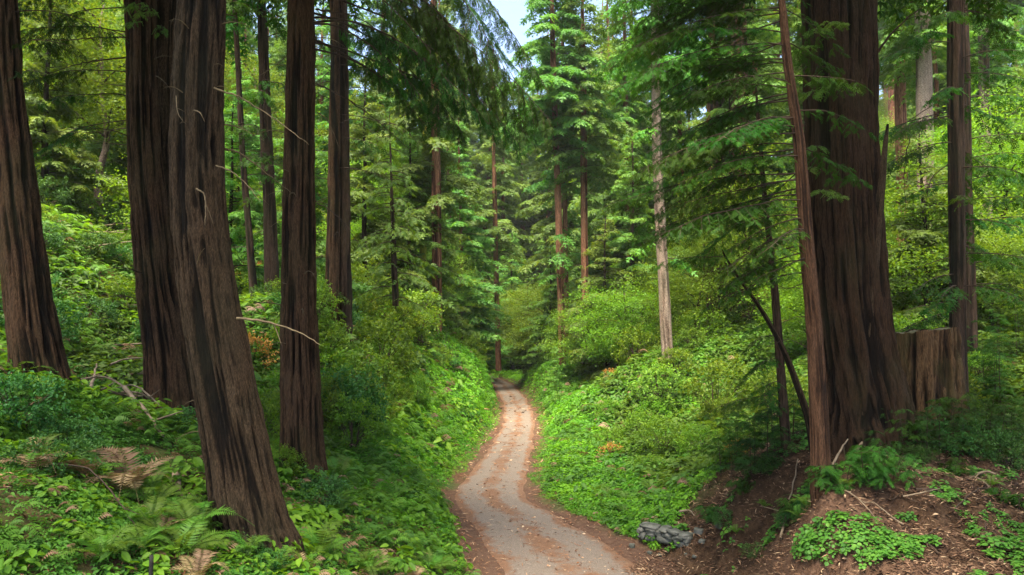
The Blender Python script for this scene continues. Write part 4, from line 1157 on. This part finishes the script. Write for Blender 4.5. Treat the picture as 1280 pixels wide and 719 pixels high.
def clover_ok(x, y, d, r):
    px, py, f = proj(np.stack([x, y, gz(x, y)], 1))
    n = fbm(x * 1.6, y * 1.6, 0, 17, 3)
    g1 = np.exp(-((px - 1040) / 75) ** 2 - ((py - 678) / 24) ** 2); g2 = np.exp(-((px - 1250) / 55) ** 2 - ((py - 690) / 30) ** 2)
    g3 = np.exp(-((px - 1110) / 40) ** 2 - ((py - 650) / 14) ** 2); g4 = np.exp(-((px - 920) / 26) ** 2 - ((py - 660) / 22) ** 2); g5 = np.exp(-((px - 1136) / 16) ** 2 - ((py - 694) / 9) ** 2)
    return (mound_mask(x, y) > .3) & (r.random(len(x)) < .3 + 1.2 * (fbm(x * 3.5, y * 3.5, 0, 71, 2) - .2)) & (n + .22 * (fbm(x * 5, y * 5, 0, 72, 2) - .5) > .70 - .36 * g1 - .34 * g2 - .28 * g3 - .25 * g4 - .3 * g5)
CLOV = [combine([xform(leaf6(.8, .1, .04), (math.cos(a) * .05, math.sin(a) * .05, .75), a, -.08, .5) for a in (0, 2.09, 4.19)]) for _ in range(1)]
cover('clover_patch', 'patches of low clover-like leaves on the bare duff slope at the lower right', 60000, (8.3, 17), (.15, .85), clover_ok, 'cover', CLOV, .105, 'ground cover', 5, tilt=.25)

# ---- litter: needles, twiglets and dead leaves
def litter(name, label, n, yr, xf, accept, size, seed, lift=.012, mat='litter'):
    rg = np.random.default_rng(seed)
    y = np.exp(rg.uniform(math.log(yr[0]), math.log(yr[1]), n)); x = rg.uniform(xf[0], xf[1], n) * (y + 1)
    d, h = road_dist(x, y)
    k = accept(x, y, d, rg); x, y, d, h = x[k], y[k], d[k], h[k]
    z = np.where(np.abs(d) < np.interp(y, [12, 16, 22, 30], [1.8, 1.62, 1.3, 1.2]), h + .035 - .03 * (d / HW) ** 2, gz(x, y)) + lift
    a = rg.uniform(0, 6.283, len(x))
    dr = np.stack([np.cos(a), np.sin(a), rg.normal(.05, .22, len(x))], 1)
    up = np.stack([rg.normal(0, .3, len(x)), rg.normal(0, .3, len(x)), np.ones(len(x))], 1)
    b = Batch()
    s = size * rg.uniform(.4, 1.6, len(x)) * np.maximum(1, y / 13)
    w_ = rg.random(len(x)) < .72
    b.add(diamond(.12, .05), np.stack([x, y, z], 1)[w_], dr[w_], up[w_], s[w_], None, rg, .0)
    b.add(diamond(.5, .12), np.stack([x, y, z], 1)[~w_], dr[~w_], up[~w_], s[~w_] * .55, None, rg, .0)
    return tag(link(name, b.mesh(M[mat])), label, 'litter', kind='stuff')
litter('needle_litter', 'rusty fallen redwood needles and twiglets along the lane edges', 34000, (9, 60), (-.25, .6),
       lambda x, y, d, r: (np.abs(d) < 2.4) & (r.random(len(x)) < .22 + .5 * np.exp(-(d / .5) ** 2) + .9 * sstep(.6, 1.5, np.abs(d)) * sstep(2.4, 1.8, np.abs(d))), .10, 7)
litter('needle_litter', 'thick brown needle duff and bark chips over the mound', 80000, (8, 19), (.1, .9), lambda x, y, d, r: (mound_mask(x, y) > .25), .11, 8, .016, 'mulch')
litter('needle_litter', 'scattered dead leaves and twigs on the left slope', 34000, (7, 45), (-.85, .0), lambda x, y, d, r: (d < -2) & (fbm(x * .6, y * .6, 0, 2, 3) < .5), .13, 9, .05)

# ---- sticks, logs, stake
def stick(name, pts, r, label, cat, mat='deadwood', forks=1, group=None, lift=0):
    P = np.array([on_ground(*q[:3]) + np.array([0, 0, (q[3] if len(q) > 3 else .06) + lift]) for q in pts])
    o = P[0]
    b = Batch()
    Pc = catmull(P, 6) - o
    L = np.linalg.norm(Pc[-1] - Pc[0])
    Pc[1:-1] += sg.normal(0, .004 * L, (len(Pc) - 2, 3))
    b.tube(Pc, np.linspace(r, r * .4, len(Pc)), 7)
    for k in range(forks):
        i = int(len(Pc) * sg.uniform(.4, .8)); d = norm(Pc[-1] - Pc[0]) + sg.normal(0, .5, 3); l = L * sg.uniform(.12, .3)
        b.tube(np.array([Pc[i], Pc[i] + d * l * .6, Pc[i] + d * l]), [r * .5, r * .35, r * .12], 5)
    ob = link(name, b.mesh(M[mat], True), None, o)
    return tag(ob, label, cat, group)
gs = 'fallen branches left of the twin-stemmed redwood'
stick('fallen_branch', [(112, 500, 16, .1), (118, 470, 17, .25), (121, 452, 17.6, .35)], .05, 'pale dead limb standing up among sticks behind the left shrubs', 'branch', group=gs, lift=.14)
stick('fallen_branch', [(133, 507, 15.6, .15), (160, 492, 16, .25), (185, 490, 16, .35)], .035, 'pale stick lying level in the stick pile', 'branch', group=gs, lift=.14)
stick('fallen_branch', [(125, 512, 15.2, .1), (135, 495, 15.8, .3), (142, 478, 16.4, .4)], .03, 'pale stick rising steeply at the left of the stick pile', 'branch', group=gs, lift=.14)
stick('fallen_branch', [(155, 515, 14.6, .2), (178, 537, 13.6, .15), (204, 558, 12.8, .1)], .05, 'thick brown branch slanting down towards the leaning redwood', 'branch', group=gs, lift=.14)
stick('fallen_branch', [(138, 455, 18, .3), (155, 440, 18.4, .5), (180, 430, 18.6, .7)], .035, 'thin greenish branch reaching up to the dark redwood', 'branch', group=gs, lift=.14)
stick('fallen_branch', [(150, 520, 14.6, .1), (175, 510, 14.8, .2), (195, 498, 15.2, .15)], .03, 'forked pale stick just under the dark redwood', 'branch', group=gs, forks=3, lift=.14)
stick('fallen_branch', [(205, 500, 15.0, .1), (170, 498, 15.2, .4), (140, 488, 15.8, .3)], .025, 'thin crossed stick on top of the pile', 'branch', group=gs, lift=.14)
stick('fallen_branch', [(100, 480, 16.5, .15), (130, 470, 17, .3), (160, 468, 17, .3)], .03, 'grey stick at the far left of the pile', 'branch', group=gs, lift=.14)
stick('wood_chunk', [(219, 578, 11.6, .16), (223, 588, 11.3, .14), (229, 600, 11.0, .10)], .075, 'short pale chunk of wood left of the leaning redwood', 'wood chunk', forks=0)
stick('fallen_branch', [(229, 605, 10.9, .1), (240, 615, 10.6, .12), (248, 624, 10.4, .1)], .03, 'thin twig below the pale chunk of wood', 'branch')
stick('fallen_branch', [(65, 640, 9.2, .25), (110, 637, 9.3, .36), (150, 652, 9.0, .25), (170, 665, 8.8, .15)], .014, 'long thin dark twig arching over the low leaves at the left', 'branch', 'twig')
gh = 'dead limbs on the left hillside'
for k in range(14):
    px, py, Y = sg.uniform(70, 190), sg.uniform(250, 450), sg.uniform(18, 30)
    a = on_ground(px, py, Y); L = sg.uniform(.8, 2.2); an = sg.uniform(-.6, .9)
    b = Batch(); tt_ = np.linspace(0, 1, 7)
    P = np.stack([np.cos(an) * tt_ * L, .3 * tt_ * L, .12 + .3 * tt_ * L * sg.uniform(.2, 1) - .1 * tt_ ** 2], 1)
    gq = gz(a[0] + P[:, 0], a[1] + P[:, 1]) - a[2]; P[:, 2] += np.maximum(gq, 0)
    b.tube(P, np.linspace(.035, .012, 7), 6)
    b.tube(np.array([P[3], P[3] + np.array([.2 * L, -.05, .18 * L])]), [.018, .006], 5)
    tag(link('fallen_branch', b.mesh(M['deadwood'], True), None, a), uniq('dead limb lying in brush', a), 'branch', gh)
p_ = on_ground(188, 725, 7.9)
b = Batch(); b.tube(np.array([[0, 0, -.2], [0, .0, .1], [.005, 0, .3], [.003, 0, .40], [.003, 0, .402]]), [.024, .024, .022, .022, .001], 12)
tag(link('stake', b.mesh(M['stake'], True), None, p_), 'short black stake poking up at the bottom left', 'stake')
gm = 'dead sticks on the duff mound'
for k, (pts, r, lab) in enumerate((([(1030, 600, 12.6), (1048, 575, 13.4, .3), (1060, 550, 14.2, .5)], .03, 'pale stick leaning up the mound behind the sprouts'),
        ([(1060, 560, 14), (1078, 552, 14.2, .3), (1086, 543, 14.3, .4)], .04, 'short pale splinter at the foot of the huge redwood'),
        ([(1145, 640, 11.8), (1170, 638, 11.9), (1180, 642, 11.8)], .03, 'dark stick on bare duff in front of the stump'),
        ([(1220, 605, 13.2, .05), (1235, 612, 13, .08), (1246, 618, 12.7)], .035, 'pale stick below the saplings right of the stump'),
        ([(1140, 700, 10.6), (1158, 690, 10.8, .1), (1175, 682, 11)], .018, 'thin brown twig near the bottom between the clover patches'),
        ([(1130, 655, 11.6), (1155, 652, 11.6, .06), (1178, 640, 11.9)], .014, 'thin straw twig across the bare duff'),
        ([(1195, 655, 11.4), (1225, 640, 11.8, .06), (1260, 632, 12)], .015, 'thin twig under the dark shrub at the right'),
        ([(975, 640, 13), (985, 615, 13.8, .2), (998, 590, 14.4, .3)], .025, 'grey stick up the raw face of the mound'),
        ([(850, 662, 16.8, .35), (862, 662, 16.6, .34), (868, 664, 16.4, .3)], .03, 'orange-tan stick lying behind the low stone wall'))):
    stick('fallen_branch', pts, r, lab, 'branch', 'deadwood' if k in (0, 1, 3, 5, 7, 8) else 'twig', 1, gm if k < 8 else None)
for k in range(14):
    x, y = sg.uniform(4.6, 9.5), sg.uniform(9.5, 14.5)
    z = float(gz(np.array([x]), np.array([y]))[0]); a = sg.uniform(0, 6.28); L = sg.uniform(.3, .8)
    b = Batch(); t_ = np.linspace(-.5, .5, 6)
    P = np.stack([np.cos(a) * t_ * L, np.sin(a) * t_ * L, .03 + .05 * np.cos(t_ * 3)], 1)
    gzz = gz(x + P[:, 0], y + P[:, 1]); P[:, 2] += gzz - z
    b.tube(P, np.linspace(.013, .005, 6), 5)
    tag(link('twig', b.mesh(M['deadwood' if k % 2 else 'twig'], True), None, (x, y, z)), 'thin dead twig lying on the needle duff of the mound', 'twig', 'loose twigs on the duff')

# ---- the low stone wall by the lane
def stone_mesh(rg, sx, sy, sz, n=7):
    u = np.linspace(-1, 1, n)
    A, B = np.meshgrid(u, u, indexing='ij')
    Vs, Fs, k = [], [], 0
    i, j = np.meshgrid(np.arange(n - 1), np.arange(n - 1), indexing='ij')
    q0 = i * n + j
    base = np.stack([q0, q0 + n, q0 + n + 1, q0 + 1], -1).reshape(-1, 4)
    for ax in range(3):
        for s in (-1, 1):
            P = np.zeros((n * n, 3)); P[:, ax] = s; P[:, (ax + 1) % 3] = A.ravel() * s; P[:, (ax + 2) % 3] = B.ravel()
            Vs.append(P); Fs.append(base + k); k += n * n
    V = np.vstack(Vs)
    l4 = (np.abs(V) ** 5).sum(1) ** .2
    V = V / l4[:, None]
    sd = int(rg.integers(999))
    V = V * (1 + .55 * (fbm(V[:, 0] * 1.1, V[:, 1] * 1.1, V[:, 2] * 1.1, sd, 2) - .5) + .10 * (fbm(V[:, 0] * 4, V[:, 1] * 4, V[:, 2] * 4, sd + 3, 2) - .5))[:, None]
    return mesh_from(V * np.array([sx, sy, sz]), np.vstack(Fs), M['stone'], None, False)
wg = np.random.default_rng(3)
A0, A1 = on_ground(800, 684, 16.7), on_ground(868, 690, 15.8)
root = thing('stone_wall', (A0 + A1) / 2, 'low dry-stone wall of grey mossy rocks at the right edge of the lane', 'wall')
ax = (A1 - A0); Lw = np.linalg.norm(ax[:2]); yaw = math.atan2(ax[1], ax[0])
zc = [-.05, .10, .22]
for row, (hh, cnt) in enumerate(((.17, 5), (.14, 6), (.09, 4))):
    xs = -Lw / 2; ws = wg.uniform(.5, 1.6, cnt); ws = ws / ws.sum() * (Lw - .05 * row)
    for k in range(cnt):
        so_ = link('stone', stone_mesh(wg, ws[k] / 2 * .97, .17 * wg.uniform(.85, 1.1), hh / 2 * wg.uniform(.9, 1.08)), root)
        lx = xs + ws[k] / 2; xs += ws[k]
        bow = .10 * (1 - (2 * lx / Lw) ** 2)
        so_.location = (math.cos(yaw) * lx - math.sin(yaw) * bow, math.sin(yaw) * lx + math.cos(yaw) * bow, zc[row] + hh / 2 - .04 - .05 * (lx / Lw))
        so_.rotation_euler = (wg.normal(0, .13), wg.normal(0, .10), yaw + wg.normal(0, .15))
for k, (px, py, Y, s, lab) in enumerate(((790, 690, 16.4, .07, 'loose stone left of the low wall'), (812, 695, 16.0, .05, 'pebble-like rock just below the low wall'), (825, 697, 15.9, .045, 'pale small rock in front of the low wall'),
        (845, 697, 15.7, .035, 'tiny rock under the middle of the low wall'), (878, 695, 15.5, .06, 'grey rock off the right end of the low wall'), (900, 690, 15.4, .07, 'flat pale rock right of the wall at the mound foot'),
        (868, 703, 15.3, .04, 'small pale rock on the dirt right of the wall'), (858, 700, 15.5, .035, 'small grey rock between the wall and the lane'), (874, 686, 15.9, .09, 'mossy rock leaning on the right end of the wall'))):
    p = on_ground(px, py, Y)
    so_ = link('rock', stone_mesh(wg, s * wg.uniform(.9, 1.4), s, s * .7, 6), None, p + np.array([0, 0, s * .4]))
    so_.rotation_euler = (0, 0, wg.uniform(0, 6))
    tag(so_, lab, 'rock', 'loose rocks around the low wall')

# ================================================================== BACKGROUND TREES
tg = np.random.default_rng(123)
def simple_trunk(H, r, mat, seed, bend=.2):
    rg = np.random.default_rng(seed)
    z = np.linspace(-.6, H, 26)
    C = np.stack([bend * (fbm(z * .12, 0 * z, 0, seed) - .5) * 2, bend * (fbm(z * .12, 0 * z + 5, 0, seed) - .5) * 2, z], 1)
    C[:, :2] -= C[1, :2]
    rad = r * (1 - .9 * np.clip(z / H, 0, 1)) * (1 + .25 * np.exp(-np.maximum(z, 0) / .6)) + .015
    b = Batch(); b.tube(C, rad, 14)
    me = b.mesh(M[mat], True)
    a = me.attributes.new('ridge', 'FLOAT', 'POINT')
    V = np.empty(len(me.vertices) * 3); me.vertices.foreach_get('co', V); V = V.reshape(-1, 3)
    a.data.foreach_set('value', fbm(V[:, 0] * 9, V[:, 1] * 9, V[:, 2] * .8, seed, 2).astype(np.float32))
    return me, C
def conifer_kind(H, r, z0, R0, nbr, mat, bark, seed, shape='cone', ssc=.5, droop=.35, sprays=SPR_FAR, gap=.26, sgap=.22):
    rg = np.random.default_rng(seed)
    tm, C = simple_trunk(H, r, bark, seed)
    fb, wb = Batch(), Batch()
    for k in range(nbr):
        f = (k + rg.random()) / nbr
        f = f ** .9
        z = z0 + (H * .985 - z0) * f
        if shape == 'cone': env = (1 - f) ** .75
        else: env = min(1, .55 + f * 2.2) * (1 - f * .86)
        L = R0 * env * rg.uniform(.55, 1.2) + .25
        conifer_branch(fb, wb, cpos(C, z), rg.uniform(0, 6.283), L, .12 + .25 * f, droop, .3, gap, .42, sgap, ssc * (1 - .35 * f), sprays, rg, .012 + .02 * L / R0, False, .1)
    return tm, two_mesh(fb, wb, M[mat], M['twig'])
def broad_kind(H, r, z0, R0, ncl, nleaf, ls, mat, bark, seed):
    rg = np.random.default_rng(seed)
    tm, C = simple_trunk(H * .85, r, bark, seed, 1.0)
    fb, wb = Batch(), Batch()
    limbs = []
    for k in range(16):
        z = z0 * .8 + (H * .8 - z0 * .8) * (k + rg.random()) / 16
        p = cpos(C, z); a = rg.uniform(0, 6.283); L = R0 * (1 - .55 * ((z - z0 * .8) / (H - z0 * .8))) * rg.uniform(.7, 1.15)
        e = p + np.array([math.cos(a) * L, math.sin(a) * L, L * rg.uniform(.1, .7)])
        wb.tube(np.array([p, (p + e) / 2 + [0, 0, .1 * L], e]), [r * .35, r * .2, .01], 5)
        limbs.append((p, e, L))
    for k in range(ncl):
        p, e, L = limbs[int(rg.integers(len(limbs)))]
        c = p + (e - p) * rg.uniform(.35, 1.05) + rg.normal(0, .18 * R0, 3)
        n = int(nleaf * rg.uniform(.5, 1.5)); rr = R0 * .17 * rg.uniform(.6, 1.4)
        pos = c + rg.normal(0, 1, (n, 3)) * np.array([rr, rr, rr * .42])
        a = rg.uniform(0, 6.283, n)
        dr = np.stack([np.cos(a), np.sin(a), rg.normal(-.3, .3, n)], 1)
        up = np.stack([rg.normal(0, .45, n), rg.normal(0, .45, n), np.ones(n)], 1)
        fb.add(diamond(.5, .15), pos, dr, up, ls * rg.uniform(.6, 1.3, n), np.clip(rg.random() * .6 + .2 + rg.normal(0, .12, n), 0, 1), rg, .08)
    return tm, two_mesh(fb, wb, M[mat], M['twig'])
TALL = [conifer_kind(40, .55, 15, 4.2, 120, 'conifer', 'bgbark', 201, 'col', .62, gap=.24, sgap=.19),
        conifer_kind(34, .45, 9, 4.0, 120, 'conifer', 'bgbark', 202, 'col', .6, gap=.24, sgap=.19),
        conifer_kind(44, .6, 20, 4.6, 115, 'conifer', 'bgbark', 203, 'col', .64, gap=.24, sgap=.19)]
LAYER = [conifer_kind(16, .2, .8, 3.4, 110, 'hemlock', 'darkbark', 211, 'cone', .48, .28, gap=.2, sgap=.15), conifer_kind(12, .16, .5, 2.9, 95, 'hemlock', 'darkbark', 212, 'cone', .42, .25, gap=.19, sgap=.14),
         conifer_kind(22, .26, 1.5, 4.0, 130, 'conifer', 'bgbark', 213, 'cone', .52, .32, gap=.21, sgap=.16), conifer_kind(9, .11, .3, 2.3, 85, 'hemlock', 'darkbark', 214, 'cone', .36, .22, SPR_FAR, .16, .12)]
BROAD = [broad_kind(11, .16, 2.5, 4.0, 260, 80, .165, 'broad', 'greybark', 221), broad_kind(8, .12, 1.2, 3.2, 230, 80, .15, 'broad', 'greybark', 222), broad_kind(14, .2, 4, 4.4, 280, 80, .18, 'broad', 'palebark', 223),
         broad_kind(7, .10, .8, 3.0, 220, 70, .14, 'shrub', 'greybark', 224)]
FULL = [conifer_kind(38, .5, 7, 5.6, 120, 'conifer', 'bgbark', 231, 'cone', .75, .34, gap=.3, sgap=.2), conifer_kind(32, .42, 5, 5.4, 120, 'hemlock', 'bgbark', 232, 'cone', .7, .3, gap=.3, sgap=.2)]
PLACED = []
def bg_tree(kind, var, x, y, s, group, label=None):
    z = float(gz(np.array([x]), np.array([y]))[0])
    tm, cm = var
    nm, look, cat = {'tall': ('tall_conifer', 'tall conifer', 'tree'), 'layer': ('layered_conifer', 'layered conifer', 'tree'), 'full': ('full_conifer', 'dense conifer', 'tree'), 'broad': ('broadleaf_tree', 'leafy tree', 'tree')}[kind]
    p = np.array([x, y, z])
    group = {'tall': 'tall bare-stemmed conifers of the forest', 'layer': 'layered conifers of the forest', 'full': 'dense conifers of the forest', 'broad': 'leafy trees of the forest'}[kind]
    root = thing(nm, p, label or uniq(look, p, ('big', 'small', 'narrow', 'dense')), cat, group)
    root.rotation_euler = (tg.normal(0, .015), tg.normal(0, .015), tg.uniform(0, 6.28))
    root.scale = (s * tg.uniform(.9, 1.15), s * tg.uniform(.9, 1.15), s)
    link('trunk', tm, root); link('crown', cm, root)
    PLACED.append((x, y))
def forest(n, yr, kindp, group, mind, srange=(.75, 1.15), xlim=.95, cond=None):
    c, tries = 0, 0
    while c < n and tries < n * 80:
        tries += 1
        y = math.sqrt(tg.uniform(yr[0] ** 2, yr[1] ** 2)); x = tg.uniform(-xlim, xlim) * y
        d = float(road_dist(np.array([x]), np.array([y]))[0][0])
        if cond and not cond(x, y, d): continue
        kind = tg.choice(['tall', 'layer', 'broad'], p=kindp)
        clear = {'tall': 6.5, 'layer': 4.6, 'broad': 5.0}[kind]
        if abs(d) < clear: continue
        px = 640 + F * x / y
        if 590 < px < 685 and float(gz(np.array([x]), np.array([y]))[0]) + {'tall': 46, 'layer': 20, 'broad': 14}[kind] > CZ + (410 - 66) / F * y: continue      # the opening of sky over the lane
        if any((x - a) ** 2 + (y - b) ** 2 < mind ** 2 for a, b in PLACED): continue
        var = {'tall': TALL, 'layer': LAYER, 'broad': BROAD}[kind]
        bg_tree(kind, var[int(tg.integers(len(var)))], x, y, tg.uniform(*srange), group)
        c += 1
# trees seen one by one
for kind, v, px, py, Y, s in (('layer', 1, 598, 455, 78, 1.15), ('layer', 0, 640, 450, 92, 1.2), ('layer', 3, 662, 462, 70, 1.0), ('broad', 1, 672, 445, 66, 1.2), ('layer', 2, 575, 430, 66, 1.0), ('broad', 3, 770, 440, 46, 1.0),
        ('layer', 1, 760, 460, 50, 1.0), ('layer', 0, 790, 440, 52, 1.1), ('broad', 1, 870, 430, 42, 1.0), ('broad', 0, 940, 430, 44, 1.1), ('layer', 1, 690, 455, 62, .9), ('broad', 3, 1010, 440, 34, .9),
        ('layer', 0, 455, 400, 44, 1.0), ('broad', 2, 120, 330, 34, .9), ('layer', 1, 52, 350, 30, .9), ('layer', 0, 165, 330, 38, .9), ('broad', 1, 90, 340, 40, 1.0), ('broad', 3, 250, 380, 31, .9), ('layer', 3, 285, 390, 30, 1.0), ('layer', 1, 380, 380, 36, 1.0),
        ('broad', 0, 470, 380, 52, 1.0), ('layer', 2, 640, 440, 112, 1.1), ('layer', 0, 612, 445, 104, 1.1), ('broad', 1, 1130, 400, 32, 1.0), ('broad', 0, 1250, 380, 36, 1.0), ('broad', 3, 1240, 420, 30, .8), ('layer', 3, 1160, 420, 30, 1.1)):
    p = at(px, py, Y)
    bg_tree(kind, {'layer': LAYER, 'broad': BROAD}[kind][v], p[0], p[1], s, 'understorey trees along the valley')
for v, px, Y, top in ((0, 652, 118, 74), (1, 628, 108, 110), (0, 606, 125, 60), (1, 672, 125, 80), (0, 585, 128, 20), (1, 556, 120, -20), (0, 536, 105, -20), (0, 690, 112, 30), (1, 640, 135, 92), (0, 712, 88, 10), (0, 498, 84, -20), (1, 745, 92, -10),
                   (0, 470, 70, 30), (1, 775, 76, -20), (1, 300, 58, -30), (0, 352, 66, -30), (1, 395, 74, -40), (0, 255, 74, -60), (1, 800, 70, -30), (0, 826, 88, -30), (1, 858, 64, -40), (0, 905, 78, -50), (1, 1180, 64, -60), (0, 1250, 70, -60), (1, 735, 120, 10), (1, 770, 130, 0), (0, 615, 150, 75), (1, 662, 155, 80)):
    p = at(px, 420, Y); z = float(gz(np.array([p[0]]), np.array([p[1]]))[0])
    bg_tree('full', FULL[v], p[0], p[1], (CZ + (410 - top) / F * Y - z) / (38, 32)[v], 'great conifers closing the valley')
for v, px, Y, s in ((0, 600, 82, 1.0), (1, 655, 92, 1.1), (3, 632, 100, 1.3), (2, 668, 84, .9), (3, 588, 74, 1.1), (1, 615, 92, 1.0), (0, 700, 78, .9), (0, 560, 66, .9), (2, 520, 58, .9), (1, 455, 50, .9)):
    p = at(px, 430, Y)
    bg_tree('broad', BROAD[v], p[0], p[1], s, 'understorey trees along the valley')
for v, px, Y, s in ((2, 600, 112, 1.2), (0, 578, 104, 1.2), (1, 560, 92, 1.2)):
    p = at(px, 430, Y)
    bg_tree('tall', TALL[v], p[0], p[1], s, 'great conifers closing the valley')
forest(105, (40, 92), [.30, .42, .28], 'forest trees beyond the lane', 2.8, cond=lambda x, y, d: y > 46 or abs(x) > 14)
forest(120, (88, 150), [.5, .38, .12], 'distant forest trees up the valley sides', 3.6, (.9, 1.3))
forest(70, (150, 250), [.6, .4, 0], 'distant forest trees up the valley sides', 5, (.9, 1.3), .8)

# ================================================================== LIGHT
SUN_EL, SUN_AZ = 70.0, 200.0        # azimuth: degrees clockwise from +Y
w = bpy.data.worlds.new('World'); S.world = w
w.use_nodes = True
wt = w.node_tree; wt.nodes.clear()
sk = wt.nodes.new('ShaderNodeTexSky'); sk.sky_type = 'NISHITA'; sk.sun_disc = False
sk.sun_elevation = R(SUN_EL); sk.sun_rotation = R(SUN_AZ)
sk.air_density = 1.0; sk.dust_density = 3.0
bg = wt.nodes.new('ShaderNodeBackground'); bg.inputs['Strength'].default_value = .10
wo = wt.nodes.new('ShaderNodeOutputWorld')
wt.links.new(sk.outputs[0], bg.inputs[0]); wt.links.new(bg.outputs[0], wo.inputs[0])
sl = bpy.data.lights.new('sun', 'SUN'); sl.energy = 3.7; sl.angle = R(35); sl.color = (1, .90, .72)
so = bpy.data.objects.new('sun', sl); COL.objects.link(so)
so.rotation_euler = (R(90 - SUN_EL), 0, R(180 - SUN_AZ))
so.location = (0, 0, 60)
S.view_settings.view_transform = 'Standard'
S.view_settings.look = 'None'
S.view_settings.exposure = 2.45
S.view_settings.gamma = 1
S.render.engine = 'CYCLES'
cy = S.cycles
cy.max_bounces = 8; cy.diffuse_bounces = 4; cy.glossy_bounces = 1; cy.transmission_bounces = 5; cy.transparent_max_bounces = 4
cy.sample_clamp_indirect = 6
cy.use_denoising = True
cy.denoiser = 'OPENIMAGEDENOISE'
cy.use_adaptive_sampling = True

# ------------------------------------------------------------------ air
hz, t, out = nt('forest_air')
pv = nd(t, 'ShaderNodeVolumePrincipled')
pv.inputs['Color'].default_value = (.86, .92, .92, 1)
pv.inputs['Density'].default_value = .00022
pv.inputs['Anisotropy'].default_value = .2
t.links.new(pv.outputs[0], out.inputs['Volume'])
hx = np.array([[x, y, z] for x in (-320, 320) for y in (-60, 420) for z in (-40, 135)], float)
hf = np.array([[0, 1, 3, 2], [4, 6, 7, 5], [0, 4, 5, 1], [2, 3, 7, 6], [0, 2, 6, 4], [1, 5, 7, 3]])
tag(link('haze', mesh_from(hx, hf, hz)), 'thin pale air softening the far trees', 'haze', kind='stuff')
cy.volume_bounces = 0
